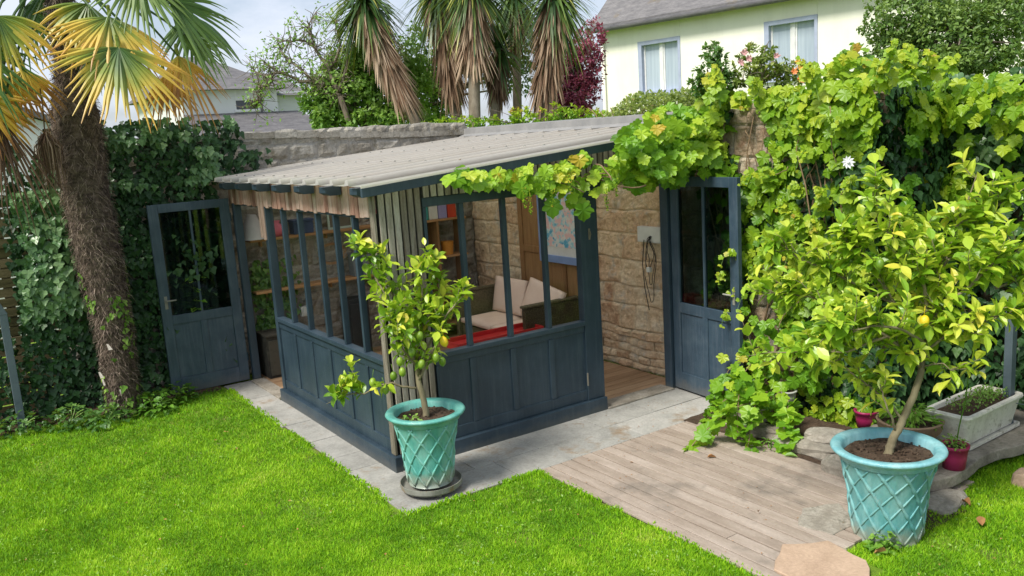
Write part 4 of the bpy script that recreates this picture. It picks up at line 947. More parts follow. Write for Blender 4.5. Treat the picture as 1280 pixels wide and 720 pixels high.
def fan(orig, tip, Rr, mat, nseg=38, spread=2.9, droop=.5, rb=.5, up=V((0, 0, 1)), name='frond', w0=.022):
    """petiole from orig to tip; fan of segments radiating from tip in plane"""
    orig = V(orig); tip = V(tip); ax = (tip - orig).normalized()
    nseg = int(nseg * .84); w0 *= 1.30; m = MB(); pts = bez(orig, tip, 8, V((0, 0, .10))); 
    m.tube(pts, [.018 - .001 * i for i in range(9)], 6, .2)
    side = ax.cross(up); side = side.normalized() if side.length > .05 else V((1, 0, 0)); nr = side.cross(ax).normalized()
    for k in range(nseg):
        th = (k / (nseg - 1) - .5) * spread * 1.0; th *= 1.12
        d = (ax * cos(th) + side * sin(th)).normalized(); th += U(-.03, .03); d = (ax * cos(th) + side * sin(th) + nr * U(-.09, .09)).normalized(); ln = Rr * (1 - .22 * (abs(th) / 1.7) ** 2) * U(.84, 1.06); dk = droop * U(.6, 1.9)
        perp = (side * cos(th) - ax * sin(th)); prev = None; vs = []; ns = 7
        rr = []
        fz = (k % 2) * .01
        for j in range(ns + 1):
            u = j / ns; wid = w0 * Rr * (min(1, u * 2.6 + .14) * (1 - max(0, u - .45) / .55 * .90))
            p = tip + d * ln * u + V((0, 0, -dk * Rr * (u ** 2.4))) + nr * (.05 * Rr * u * (1 - u)) + nr * fz
            if u > .6: p += perp * .02 * (u - .6) * U(-1, 1)
            vs += [p - perp * wid - nr * wid * .35, p + nr * wid * .25, p + perp * wid - nr * wid * .35]
            q = rb + .10 * ('yellow' in mat.name) + (1.0 if 'yellow' in mat.name else .35) * (u - .52) + U(-.05, .05); rr += [q] * 3
        off = U(-.16, .16); rr = [max(0, min(1, a + off)) for a in rr]
        fs = []
        for j in range(ns):
            a = j * 3; fs += [(a, a + 1, a + 4, a + 3), (a + 1, a + 2, a + 5, a + 4)]
        m.add(vs, fs, rr)
    return m.build(name, mat, pm)
top = pc(4.35)
def pf_(px, py, y): return ony(px, py, y)
def F(opx, opy, oy, dpx, dpy, dy, ln, mat, rb, droop=.35, spread=2.6, up=V((0, -.6, .8)), nseg=38, w0=.022):
    w0 *= 1.1
    """fan whose hub is at pixel (opx,opy) on y=oy and whose axis points toward (dpx,dpy) on y=dy"""
    h = ony(opx, opy, oy); t = ony(dpx, dpy, dy); ax = (t - h).normalized()
    ori = top + V((0, 0, U(-.2, .15))); 
    # petiole arrives from crown, fan axis separate
    m = MB(); pts = bez(ori, h, 8, V((0, 0, .15))); m.tube(pts, [.016 - .0008 * i for i in range(9)], 6, .2)
    pe = m.build('petiole', M['L_palm'], pm)
    return fan(h - ax * .02, h, ln, mat, nseg, spread, droop, rb, up, w0=w0)
F(137, 22, 8.75, 146, 95, 8.45, .68, M['L_palmy'], .38, .10, 2.3, V((.1, -1, .35)), 36, .026)
F(148, 60, 8.60, 160, 130, 8.35, .76, M['L_palmy'], .20, .08, 2.6, V((.1, -1, .25)), 38, .026)
F(222, 70, 8.9, 250, 128, 8.8, .62, M['L_palmy'], .78, .20, 1.9, V((.5, -.8, .2)), 26, .026)
F(205, 95, 8.9, 222, 150, 8.8, .45, M['L_palmy'], .85, .20, 1.8, V((.3, -.8, .2)), 22, .026)
F(172, -30, 8.9, 178, 20, 8.7, .62, M['L_palm'], .85, .12, 2.3, V((.1, -1, .35)), 30, .026)
F(212, 2, 8.9, 270, 30, 8.9, .72, M['L_palm'], .60, .20, 2.0, V((.2, -.9, .4)), 32, .024)
F(225, 42, 9.0, 275, 75, 9.0, .52, M['L_palm'], .85, .15, 1.0, V((.2, -.9, .4)), 16, .024)
F(110, 5, 9.0, 90, 60, 8.9, .60, M['L_palmy'], .12, .2, 2.0, V((0, -1, .4)), 26, .024)
F(-5, 20, 8.9, 10, 80, 8.8, .60, M['L_palmy'], .25, .2, 2.6, V((-.1, -1, .3)), 30, .024)
F(-40, 60, 8.9, -10, 100, 8.8, .62, M['L_palm'], .40, .2, 2.4, V((-.1, -1, .3)), 30, .024)
F(28, 88, 9.1, 34, 130, 9.05, .48, M['L_palmy'], .68, .15, 2.0, V((-.1, -1, .3)), 22, .026)
F(2, 95, 9.0, -2, 130, 9.0, .50, M['L_palmy'], .70, .15, 2.4, V((-.1, -1, .3)), 24, .026)
F(-12, 135, 8.9, 5, 165, 8.9, .42, M['L_palmy'], .55, .15, 2.0, V((-.1, -1, .3)), 22, .026)
F(-25, 120, 8.8, 10, 165, 8.8, .50, M['L_palmy'], .55, .15, 2.0, V((-.1, -1, .3)), 24, .024)
F(30, 10, 9.6, 70, 40, 9.6, .55, M['L_palm'], .5, .15, 2.6, V((0, -1, .3)), 28, .024)
F(240, 20, 9.8, 250, 90, 9.8, .6, M['L_palm'], .3, .2, 2.0, V((0, -1, .3)), 24, .024)
F(120, 70, 9.15, 100, 120, 9.1, .36, M['L_palm'], .55, .15, 1.6, V((0, -1, .3)), 16, .024)
F(0, 150, 8.85, 18, 200, 8.8, .85, M['L_dead'], .15, .2, .9, V((0, -1, .2)), 15, .009)
F(-20, 150, 8.85, -10, 200, 8.8, .75, M['L_dead'], .15, .2, .9, V((0, -1, .2)), 12, .009)
# hanging spent flower head
m = MB(); p0 = ony(57, 168, 9.0); ps = ony(50, 110, 9.0)
m.tube(bez(ps, p0, 6), .006, 6, .3)
for i in range(130):
    a = U(0, 2 * pi); o_ = V((cos(a), sin(a), 0)); s0 = p0 + V((0, 0, U(-.05, .04))); q_ = R(); b1 = s0 + o_ * (.02 + .10 * q_) + V((0, 0, .02 - .14 * q_)); b2 = b1 + V((U(-.03, .03), U(-.03, .03), -U(.2, .55)))
    m.tube([s0, b1, b2], [.005, .004, .001], 4, R() * .8)
m.build('spent_flower_head', M['L_dead'], pm)
# ivy on the palm trunk
L = Leaves(T_IVY)
for i in range(520):
    z = U(.05, 1.9); a = -pi / 2 + U(-1.9, 1.9); 
    if not (smooth(.05, .3, fbm((a * .6, z, 3), 1.6)) + (z < .35) * .7 > R()): continue
    c = pc(z); d = V((cos(a), sin(a), 0)); L.add(c + d * (pr(z) + .0), V((0, 0, -1)) + rv() * .6, d + V((0, 0, .4)), U(.04, .075), U(.3, .9))
o = L.build('ivy_on_trunk', M['L_fresh'], None, loc=PT); o.name = 'trunk_ivy'; tag(o, 'light green ivy sprigs climbing the foot of the palm trunk', 'climbing plant')
# ------------------------------------------------------------------ low plants along the back
def tuft(name, label, cat, c, n, rad, h, mat, tmpl=T_IVY, size=(.04, .08), rb=.5, stems=8):
    t = thing(name, label, cat, c); L = Leaves(tmpl); st = MB(); c = V(c)
    for k in range(stems):
        a = U(0, 2 * pi); e = c + V((cos(a) * rad * .7, sin(a) * rad * .7, h * U(.4, .9))); st.tube(bez(c, e, 5, V((0, 0, .03))), .004, 5)
    for i in range(n):
        a = U(0, 2 * pi); q = sqrt(R()); z = h * (1 - q * q * .7) * R() ** .6
        p = c + V((cos(a) * q * rad, sin(a) * q * rad, z)); L.add(p, V((cos(a), sin(a), -.1)) + rv() * .6, V((0, 0, 1)) + rv() * .5, U(*size), rb + U(-.3, .3) + .3 * (z / h - .5))
    st.build('stems', M['L_mid'], t); L.build('leaves', mat, t); return t
lowp = [((-.1, 9.55, .0), 'low weeds at the foot of the grey post, farthest left'), ((.42, 9.55, 0), 'leafy weeds between the grey post and the palm'), ((.85, 9.4, 0), 'dark weeds just left of the palm foot'), ((1.15, 9.15, 0), 'ivy clump in front of the palm foot'), ((1.62, 9.2, 0), 'ferny weeds right of the palm foot'), ((1.85, 9.45, 0), 'bright weeds beside the open left door')]
for i, (c, lb_) in enumerate(lowp):
    tuft('weed_clump', lb_, 'plant', c, 130, .24, .22, M['L_dark'] if i < 4 else M['L_fresh'], T_IVY, (.03, .08), .5 if i < 4 else .3)
# tall leafy weed seen through the left door
t = thing('tall_weed', 'tall narrow leaved weed seen through the left door glass', 'plant', (2.28, 9.72, 0)); L = Leaves(T_NAR); m = MB()
m.tube([(2.28, 9.72, 0), (2.27, 9.71, .7), (2.29, 9.7, 1.42)], [.008, .006, .003], 6); m.build('stem', M['L_mid'], t)
for i in range(70):
    z = U(.8, 1.45); a = i * 2.4; L.add(V((2.28, 9.7, z)), V((cos(a), sin(a), .35)), V((0, 0, 1)), U(.10, .17) * (1.5 - z / 1.5 * .6), U(.5, .9))
L.build('leaves', M['L_fresh'], t)
# posts
for (bx_, by_, h, lb_) in ((.45, 9.62, 1.20, 'blue grey metal post with bent top at the far left of the lawn'),):
    pp_ = thing('garden_post', lb_, 'post', (bx_, by_, 0)); m = MB(); m.box(bx_ - .035, bx_ + .035, by_ - .03, by_ + .03, 0, h); m.build('shaft', M['steel'], pp_, bevel=.004)
    m = MB(); m.prism([V((bx_ - .04, by_ - .032, h - .02)), V((bx_ + .04, by_ - .032, h - .02)), V((bx_ - .01, by_ - .032, h + .10)), V((bx_ - .16, by_ - .032, h + .10)), V((bx_ - .16, by_ - .032, h + .05))], V((0, 0, 0)), V((0, .064, 0))); m.build('bracket', M['steel'], pp_, bevel=.003)
pp_ = thing('garden_post', 'blue grey square post rising behind the white trough', 'post', (6.62, 3.14, 0)); m = MB(); m.box(6.585, 6.655, 3.11, 3.17, 0, 1.10); m.build('shaft', M['steel'], pp_, bevel=.004)
m = MB(); m.box(6.58, 6.66, 3.105, 3.175, 1.101, 1.115); m.build('cap', M['steel'], pp_, bevel=.003)
m = MB(); m.tube(bez((6.60, 3.09, .33), (6.9, 2.2, .32), 6), .003, 5); tag(m.build('wire', M['steel']), 'thin taut wire running from the right post', 'wire')
# ------------------------------------------------------------------ ledge stones and pots on the right
def rk(label, c, sx, sy, sz, seed, rot=0, mat='ledge'):
    m = MB(); rock(m, c, sx, sy, sz, seed, rot=rot); return tag(m.build('edging_stone', M[mat], smooth=False, bevel=0), label, 'stone')
# big flat slab
m = MB(); pts = [tuple(onz(a, b, .14))[:2] for a, b in ((1090, 590), (1152, 606), (1200, 592), (1236, 566), (1275, 556), (1330, 540), (1330, 505), (1200, 500), (1090, 530), (1050, 560))]
P_ = []
for i in range(len(pts)):
    a = V((*pts[i], .055)); b = V((*pts[(i + 1) % len(pts)], .055))
    for t in (0, .25, .5, .75): q = a.lerp(b, t) + V((U(-.012, .012), U(-.012, .012), 0)); P_.append(q)
m.prism(P_[::-1] if False else P_, V((0, 0, 0)), V((0, 0, .085))); tag(m.build('stone_slab', M['ledge'], bevel=.012), 'thick grey stone ledge slab carrying the potted plants right of the blue pot', 'stone slab')
rk('rough stone propping the ledge slab beside the lawn', (5.25, 2.88, .01), .20, .12, .05, 5, .2)
rk('squared log like edging stone nearest the open door', (5.55, 4.75, .11), .10, .20, .065, 1, .3)
rk('low edging stone under the trailing vine leaves', (5.42, 4.45, .05), .09, .19, .05, 2, .2)
rk('long grey edging stone at the back of the deck', (5.34, 4.0, .06), .10, .28, .055, 3, .12)
rk('pale flat edging stone behind the blue pot', (5.50, 3.95, .13), .12, .16, .035, 4, .5)
rk('edging stone half hidden behind the blue pot', (5.22, 3.55, .05), .11, .22, .06, 6, .1)
rk('tan boulder at the right edge of the lawn', onz(1285, 600, .03), .10, .09, .06, 8, 0, 'flag')
# trough
def rect_ring(mb, specs, cx, cy, rot=0):
    """specs list of (hx,hy,z)"""
    vs = []
    for hx, hy, z in specs:
        n = 8; c = min(hx, hy) * .25
        loop = []
        for (sx, sy, a0) in ((1, 1, 0), (-1, 1, pi / 2), (-1, -1, pi), (1, -1, 1.5 * pi)):
            for k in range(5): a = a0 + k * pi / 8; loop.append(((hx - c) * sx + c * cos(a), (hy - c) * sy + c * sin(a)))
        for x, y in loop: vs.append(V((cx + x * cos(rot) - y * sin(rot), cy + x * sin(rot) + y * cos(rot), z)))
    n = 20; fs = [(i * n + k, i * n + (k + 1) % n, (i + 1) * n + (k + 1) % n, (i + 1) * n + k) for i in range(len(specs) - 1) for k in range(n)]
    fs.append(tuple(range((len(specs) - 1) * n, len(specs) * n))); mb.add(vs, fs, .5)
tr = thing('planter_trough', 'mossy white rectangular trough on a tray at the right end of the slab', 'planter', (6.22, 3.23, .14))
cx_, cy_ = 6.28, 3.22
m = MB(); rect_ring(m, [(.34, .11, .165), (.35, .12, .165), (.40, .155, .365), (.415, .17, .37), (.42, .175, .385), (.415, .17, .40), (.385, .14, .40), (.375, .13, .35)], cx_, cy_, .02); m.build('body', M['trough'], tr, smooth=False, bevel=0)
m = MB(); rect_ring(m, [(.37, .14, .141), (.40, .165, .15), (.40, .165, .17), (.39, .155, .17), (.38, .145, .155)], cx_, cy_, .02); m.build('tray', M['trough'], tr)
m = MB(); grid(m, cx_ - .37, cx_ + .37, cy_ - .125, cy_ + .125, 20, 8, lambda x, y: .372 + fbm((x, y, 0), 12) * .02); m.build('soil', M['soil'], tr)
sd = thing('seedlings', 'fine green seedlings filling the white trough', 'plant', (cx_, cy_, .35)); L = Leaves(T_small)
for i in range(1100):
    p = V((cx_ + U(-.30, .31), cy_ + U(-.10, .10), 0)); 
    if R() > .25 + .75 * smooth(-.2, .3, (p.x - cx_)): continue
    p.z = .375 + U(0, .07); L.add(p, V((0, 0, 1)) + rv() * .9, rv(), U(.012, .028), U(.2, .8))
L.build('leaves', M['L_mid'], sd)
def round_pot(name, label, c, rb, rt_, h, mat, soil=True, band=False):
    t = thing(name, label, 'plant pot', c); m = MB()
    prof = [(0, .002), (rb, .002), (rb + (rt_ - rb) * .5, h * .5), (rt_, h * .86), (rt_ + .006, h * .865), (rt_ + .008, h * .99), (rt_ + .004, h), (rt_ - .008, h), (rt_ - .012, h * .8)]
    if band: prof = [(0, .002), (rb, .002), (rb * 1.2, h * .3), (rt_ * .97, h * .6), (rt_ * .98, h * .66), (rt_, h * .67), (rt_ * 1.02, h * .92), (rt_ * 1.06, h * .96), (rt_ * 1.05, h), (rt_ * .96, h), (rt_ * .93, h * .8)]
    m.lathe(prof, c, 40, .5); m.build('body', mat, t, smooth=True)
    m = MB(); m.lathe([(0.0001, h * .87), (rt_ - .01, h * .86)], c, 30, .5); m.build('soil', M['soil'], t)
    return t
pb1 = V((5.56, 2.98, .14)); round_pot('plastic_pot', 'burgundy pot with a spindly seedling at the front of the stone ledge', pb1, .072, .090, .17, M['burg'])
pb2 = onz(1082, 533, .10); round_pot('plastic_pot', 'burgundy pot half hidden behind the blue pot, under the lemon foliage', pb2, .068, .085, .14, M['burg'])
pb3 = onz(1160, 552, .14); round_pot('terracotta_bowl', 'wide banded terracotta bowl planted with weeds behind the blue pot', V((5.75, 3.42, .14)), .13, .22, .20, M['terra'], band=True)
pb4 = V((5.78, 4.55, .28)); round_pot('plastic_pot', 'pale grey pot half hidden in vine leaves by the open door', onx(984, 503, 5.72), .06, .075, .11, M['greypot'])
pb5 = V((5.42, 3.07, .14)); round_pot('terracotta_pot', 'tiny brown pot of succulents beside the front burgundy pot', pb5, .04, .055, .08, M['terra'])
tuft('succulent', 'pink tinged succulent spilling from the tiny brown pot', 'plant', pb5 + V((0, 0, .07)), 90, .09, .09, M['L_hedge'], T_small, (.015, .03), .8, 3)
tuft('succulent', 'small green succulent at the foot of the spindly seedling', 'plant', pb1 + V((-.01, 0, .15)), 110, .09, .09, M['L_fresh'], T_small, (.015, .035), .8, 3)
tuft('bowl_weeds', 'leafy green weeds growing in the terracotta bowl', 'plant', V((5.75, 3.42, .31)), 170, .18, .14, M['L_fresh'], T_NAR, (.05, .09), .6, 5)
def stick(label, base, pts, n, size):
    t = thing('seedling', label, 'plant', base); m = MB(); Q = []
    P_ = [V(base)] + [V(p) for p in pts]
    for a, b in zip(P_[:-1], P_[1:]): Q += bez(a, b, 4)[:-1]
    Q.append(P_[-1]); m.tube(Q, .0045, 6); m.build('stem', M['L_creeper'], t); L = Leaves(T_NAR)
    for i in range(n):
        a = i * 2.4; L.add(Q[-1], V((cos(a), sin(a), -.35)) + rv() * .3, V((0, 0, 1)) + rv() * .2, U(*size), .85)
    L.build('leaves', M['L_lemon2'], t)
db_ = proj(pb1)[2]
stick('spindly seedling with drooping top leaves in the front burgundy pot', pb1 + V((0, 0, .12)), [dep(1207, 500, db_), dep(1211, 462, db_)], 6, (.06, .09))
db2 = proj(pb2)[2]
stick('bare upright seedling in the burgundy pot behind the blue pot', pb2 + V((0, 0, .10)), [dep(1081, 490, db2), dep(1080, 462, db2)], 5, (.05, .07))
# ------------------------------------------------------------------ plants on and above the wall
def blob_tree(name, label, cat, base, trunk, blobs, n, size, mat, tmpl=T_small, loc=None, tr=.08, rb=.5, hang=0, limbs=True, per=10):
    t = thing(name, label, cat, base); m = MB(); base = V(base); tk = V(trunk)
    m.tube(bez(base, tk, 6), [tr - tr * .4 * i / 6 for i in range(7)], 8)
    L = Leaves(tmpl); tot = sum(b[3] for b in blobs)
    for (c, rx, rz_, w) in blobs:
        c = V(c)
        if limbs:
            for _ in range(3): m.tube(bez(tk, c + rv() * rx * .7, 7, rv() * .15), [tr * .45 - tr * .055 * i for i in range(8)], 6)
        nc = max(1, int(n * w / tot / per))
        for k in range(nc):
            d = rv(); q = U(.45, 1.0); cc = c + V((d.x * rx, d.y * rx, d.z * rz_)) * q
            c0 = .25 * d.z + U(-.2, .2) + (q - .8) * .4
            for _ in range(per):
                p = cc + rv() * U(0, 1) * min(rx, rz_) * .22
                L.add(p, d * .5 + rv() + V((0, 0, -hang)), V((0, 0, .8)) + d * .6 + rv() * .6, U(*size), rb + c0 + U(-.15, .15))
    m.build('trunk', M['bark'], t, smooth=True); L.build('crown', M[mat], t); return t
D = dep
# hedge tuft over the roof end
L = Leaves(T_small); hd = thing('wall_shrub', 'pale dry looking shrub sprawling over the wall at the roof end', 'shrub', (6.5, 6.6, 2.6))
for i in range(5600):
    px = U(745, 930); topy = 148 - 32 * smooth(745, 800, px) - 8 * fbm((px / 40, 0, 0)) ; py = U(topy, topy + 34 - 6 * smooth(760, 745, px))
    p = onx(px, py, 6.2 + U(0, .5)); L.add(p, rv() + V((0, 0, .2)), V((-.4, -.4, .8)) + rv() * .6, U(.03, .055), .5 + fbm(p, 4) * .6 + U(-.25, .25))
m = MB()
for k in range(24): px = U(750, 920); m.tube(bez(onx(px, 165, 6.25), onx(px + U(-20, 20), 135, 6.3), 5, rv() * .05), .005, 5)
m.build('stems', M['vinebark'], hd); L.build('leaves', M['L_hedge'], hd)
def fillb(cx, cy, d, rx, rz_, w=1): return (D(cx, cy, d), rx, rz_, w)
dW = 7.6
blob_tree('evergreen_shrub', 'dark green bushy shrub above the wall between the two house windows', 'shrub', D(890, 150, dW + .2), D(890, 115, dW + .2), [fillb(890, 95, dW, .16, .17, 1.2), fillb(892, 68, dW, .10, .10, .5), fillb(878, 108, dW, .14, .10, .6), fillb(903, 105, dW, .13, .12, .6)], 1900, (.03, .055), 'L_dark', tr=.03, rb=.6)
blob_tree('flowering_shrub', 'light green shrub with lily flowers in front of the house', 'shrub', D(945, 150, dW), D(945, 110, dW), [fillb(935, 95, dW, .20, .12, 1), fillb(960, 85, dW, .24, .12, 1), fillb(950, 66, dW, .22, .08, .5), fillb(985, 100, dW, .2, .12, 1)], 1700, (.03, .06), 'L_hedge', tr=.02, rb=.45)
fl = [(1000, 85, 'flowery'), (1006, 92, 'flower'), (1001, 99, 'flower'), (998, 78, 'flowery'), (1010, 100, 'flower'), (993, 90, 'flower'), (930, 66, 'pink'), (936, 73, 'pink'), (970, 70, 'pink'), (926, 78, 'pink')]
for (px, py, k_) in fl:
    m = MB(); p = D(px, py, dW - .3)
    for k in range(6):
        a = k * pi / 3; d = (RIGHT * cos(a) + UPV * sin(a)) ; s = RIGHT * -sin(a) + UPV * cos(a)
        d = d * U(.5, .9); m.add([p, p + d * .025 + s * .014, p + d * .05 - FWD * .025, p + d * .025 - s * .014], [(0, 1, 2, 3)], .5)
    tag(m.build('lily_flower', M[k_]), {'flower': 'orange', 'flowery': 'yellow', 'pink': 'pink'}[k_] + ' flower on the shrub above the wall', 'flower', 'flowers on the shrub above the wall, ' + k_)
# shoots rising (vine tips at 1040..1090, 50..110)
L = Leaves(T_VINE); 
for (cx, cy, rx, ry, n) in ((1035, 95, 25, 22, 36), (1062, 75, 22, 22, 26), (1000, 118, 40, 14, 50), (960, 128, 40, 12, 40), (1090, 100, 30, 14, 30)):
    vblob(L, cx, cy, rx, ry, n, lambda px, py, t: onx(px, py, 6.35 - t), (.055, .10), .5, .3)
L.build('top_leaves', M['L_creeper'], cr)
# top right tree
blob_tree('evergreen_tree', 'small leaved evergreen tree hanging over the wall top at the upper right', 'tree', (9.6, 5.2, 0), D(1200, 40, 9.5), [fillb(1130, 20, 9, .45, .35, 1.1), fillb(1190, 45, 8.8, .55, .35, 1.4), fillb(1250, 30, 8.8, .5, .45, 1.3), fillb(1115, 60, 9, .25, .28, .6), fillb(1180, -20, 9, .6, .35, .8), fillb(1290, 0, 9, .5, .4, 1), fillb(1230, 75, 8.6, .4, .16, .8), fillb(1130, 85, 8.8, .35, .16, .8), fillb(1180, 80, 8.6, .4, .16, .8)], 22000, (.035, .065), 'L_holly', tr=.09, rb=.5, per=12)
# ------------------------------------------------------------------ trees beyond the back wall
DT = 15.0
blob_tree('bushy_tree', 'mid green bushy tree standing behind the back wall, left of the yuccas', 'tree', V((7.6, 14.0, 0)), D(450, 150, DT), [fillb(440, 90, DT, .55, .45, 1), fillb(400, 125, DT, .35, .4, .7), fillb(505, 95, DT, .5, .6, 1.2), fillb(430, 115, DT, .55, .5, 1), fillb(480, 105, DT, .65, .6, 1.5), fillb(410, 145, DT, .35, .3, .7), fillb(500, 150, DT, .6, .35, 1), fillb(540, 130, DT + 1, .5, .7, .9), fillb(460, 80, DT, .4, .35, .6), fillb(470, 150, DT, .6, .35, 1)], 17000, (.06, .12), 'L_mid', tr=.1, rb=.55, per=11)
blob_tree('dark_tree', 'loose dark tree seen between the yucca trunks', 'tree', V((8.6, 14.4, 0)), D(540, 120, DT + 1), [fillb(535, 70, DT + 1, .6, .7, 1), fillb(575, 60, DT + 1, .6, .6, .8), fillb(530, 120, DT + 1, .5, .5, .6), fillb(640, 90, DT + 1.5, .5, .5, .5), fillb(600, 30, DT + 1.5, .8, .5, .6), fillb(660, 60, DT + 1.5, .5, .5, .6)], 5200, (.06, .11), 'L_dark', tr=.08, rb=.5, per=8)
# gnarled sparse tree
gt = thing('gnarled_tree', 'gnarled sparse apple tree reaching left over the back wall', 'tree', (7.0, 14.0, 0)); m = MB(); L = Leaves(T_small)
def limb(pts, r0, r1):
    P_ = [D(x, y, DT - .5 + .1 * i) for i, (x, y) in enumerate(pts)]; Q = []
    for a, b in zip(P_[:-1], P_[1:]): Q += bez(a, b, 6, rv() * .05)[:-1]
    Q.append(P_[-1]); m.tube(Q, [r0 + (r1 - r0) * i / (len(Q) - 1) for i in range(len(Q))], 7); return Q
m.tube(bez((7.0, 14.0, 0), D(425, 120, DT - .5), 6), .05, 8)
allQ = [limb(p, *r) for p, r in (([(425, 120), (405, 105), (375, 102), (350, 92), (330, 80)], (.045, .012)), ([(425, 115), (412, 85), (395, 62), (370, 50), (348, 48)], (.04, .010)), ([(405, 105), (385, 95), (360, 75), (350, 60)], (.03, .01)), ([(340, 98), (325, 108), (322, 125), (318, 135)], (.04, .01)), ([(350, 92), (332, 96), (315, 85)], (.02, .008)), ([(395, 62), (385, 35), (395, 15)], (.02, .008)), ([(412, 85), (425, 50), (420, 25)], (.03, .01)), ([(425, 110), (435, 70), (440, 40)], (.03, .01)))]
for Q in allQ:
    for i in range(len(Q)):
        for k in range(4):
            d = rv(); e = Q[i] + d * U(.15, .4); m.tube([Q[i], Q[i].lerp(e, .5) + rv() * .04, e], [.008, .006, .003], 4)
            if R() < .55:
                for _ in range(5): L.add(e + rv() * .09, rv(), V((0, 0, 1)) + rv() * .7, U(.05, .09), U(.2, .9))
m.build('trunk', M['bark'], gt, smooth=True); L.build('crown', M['L_mid'], gt)
# yuccas
def yucca(label, top_px, base_px, head_r, skirt, d, tr_=.09, skc=.5, dens=1.0, lean=0, green=.5, nl=150):
    head_r *= 1.12; nl = int(nl * 1.7)
    tp = D(top_px[0], top_px[1], d); bp = D(base_px[0], base_px[1], d); g0 = bp.copy() + (bp - tp).normalized() * .3; g0.z = 0
    t = thing('yucca_tree', label, 'yucca', g0); m = MB()
    m.tube(bez(g0, bp, 6) + bez(bp, tp, 8)[1:], [tr_ * 1.1] * 7 + [tr_] * 8, 10); m.build('trunk', M['bark'], t, smooth=True)
    def sword(mb, p, dr, ln, w, r, dp):
        sd = dr.cross(V((0, 0, 1))); sd = sd.normalized() if sd.length > .05 else rv(); vs = []; ns = 5
        for j in range(ns + 1):
            u = j / ns; ww = w * 1.35 * (.6 + 1.2 * u if u < .35 else 1.02 * (1 - (u - .35) / .65 * .96)); q = p + dr * ln * u + V((0, 0, -dp * ln * u * u)); vs += [q - sd * ww, q + sd * ww]
        mb.add(vs, [(2 * j, 2 * j + 1, 2 * j + 3, 2 * j + 2) for j in range(ns)], [max(0, min(1, r + .3 * (j // 2) / ns)) for j in range(len(vs))])
    m = MB()
    for i in range(nl):
        ph = U(-1.1, 1.35); a = U(0, 2 * pi); dr = V((cos(a) * cos(ph), sin(a) * cos(ph), sin(ph))); sword(m, tp + V((0, 0, U(-.15, .1))), dr, head_r * U(.65, 1.1), .021, green + U(-.35, .25), .15 + .45 * (ph < .5))
    m.build('crown', M['L_yucca'], t)
    m = MB(); ax = (bp - tp).normalized()
    for i in range(int(nl * 2.0 * dens)):
        u = R() ** 1.3 * skirt; p = tp.lerp(bp, u) ; a = U(0, 2 * pi); dr = (V((cos(a), sin(a), 0)) * U(.05, .50) * (1.25 - u) + ax).normalized(); sword(m, p + V((cos(a), sin(a), 0)) * tr_, dr, head_r * U(.5, .9), .018, skc + U(-.35, .3), .0)
    m.build('dead_skirt', M['L_dead'], t); return t
DY = 14.0
yucca('leftmost yucca, leaning, with a long pale dead leaf skirt', (455, 2), (526, 168), .80, .62, DY, .09, .60, 1.2, nl=190)
yucca('yucca with a rusty brown skirt, second from the left', (548, -12), (574, 170), .80, .62, DY + .6, .10, .35, 1.1)
yucca('yucca with a bare grey lower trunk, middle of the group', (590, -18), (594, 170), .80, .42, DY - .4, .095, .55, 1.0, nl=190)
yucca('lowest, smallest yucca with a dark skirt', (624, 62), (618, 168), .52, .45, DY + .2, .09, .15, .7, green=.35, nl=120)
yucca('rightmost yucca with a broad brown skirt', (692, -5), (676, 168), .80, .66, DY, .11, .40, 1.2, green=.45, nl=190)
yucca('tall yucca whose dark head fills the gap near the top centre', (643, -5), (648, 168), .75, .25, DY + 1.2, .08, .3, .6, green=.35, nl=140)
blob_tree('purple_tree', 'deep purple leaved tree beside the cream house', 'tree', V((12.2, 13.5, 0)), D(722, 135, 17), [fillb(705, 75, 17.3, .45, .5, .8), fillb(722, 120, 17, .50, .45, 1), fillb(728, 80, 17, .45, .55, 1.1), fillb(712, 135, 17, .45, .35, .8), fillb(740, 50, 17.5, .35, .45, .4), fillb(700, 105, 17, .3, .4, .5)], 9000, (.05, .10), 'L_purple', tr=.09, rb=.5, per=10)
blob_tree('low_hedge', 'yellow green hedge glimpsed low between the yucca trunks', 'hedge', D(670, 200, 13.2), D(670, 160, 13.2), [fillb(650, 150, 13.2, .35, .18, 1), fillb(700, 145, 13.2, .35, .2, 1), fillb(600, 155, 13.2, .4, .15, 1), fillb(555, 158, 13.2, .4, .12, 1), fillb(735, 148, 13.2, .35, .15, 1)], 3200, (.04, .07), 'L_creeper', tr=.02, rb=.5)
# ------------------------------------------------------------------ houses
# cream house, facade facing us
A0 = D(752, 90, 22.0); dirv = ray(-408, 235); dirv.z = 0; dirv.normalize(); fd = -dirv      # along facade toward us
A0.z = 0; nf = V((-fd.y, fd.x, 0)); 
if nf.dot(A0 - EYE) > 0: nf = -nf                # outward normal toward the camera
def facade(px, py):
    r = ray(px, py); t = (A0 - EYE).dot(nf) / r.dot(nf); return EYE + r * t
he = facade(752, 38).z
def fp(px, py): q = facade(px, py); return (q - A0).dot(fd), q.z
H1 = thing('cream_house', 'cream rendered house with slate roof and blue framed windows above the wall', 'house', A0)
def hb(m, u0, u1, n0, n1, z0, z1, r=None):
    vs = [A0 + fd * u + nf * w + V((0, 0, z)) for u in (u0, u1) for w in (n0, n1) for z in (z0, z1)]
    m.add(vs, [(0, 1, 3, 2), (4, 6, 7, 5), (0, 4, 5, 1), (2, 3, 7, 6), (0, 2, 6, 4), (1, 5, 7, 3)], r)
Lh = 13.0; Dp = 8.0
wins = []
for (x0, yt, x1, yt2, yb_) in ((797, 53, 850, 47, 119), (955, 28, 1022, 20, 100)):
    u0, z1 = fp(x0, yt); u1, _ = fp(x1, yt2); _, z0 = fp(x0, yb_); wins.append((u0, u1, z0, z1))
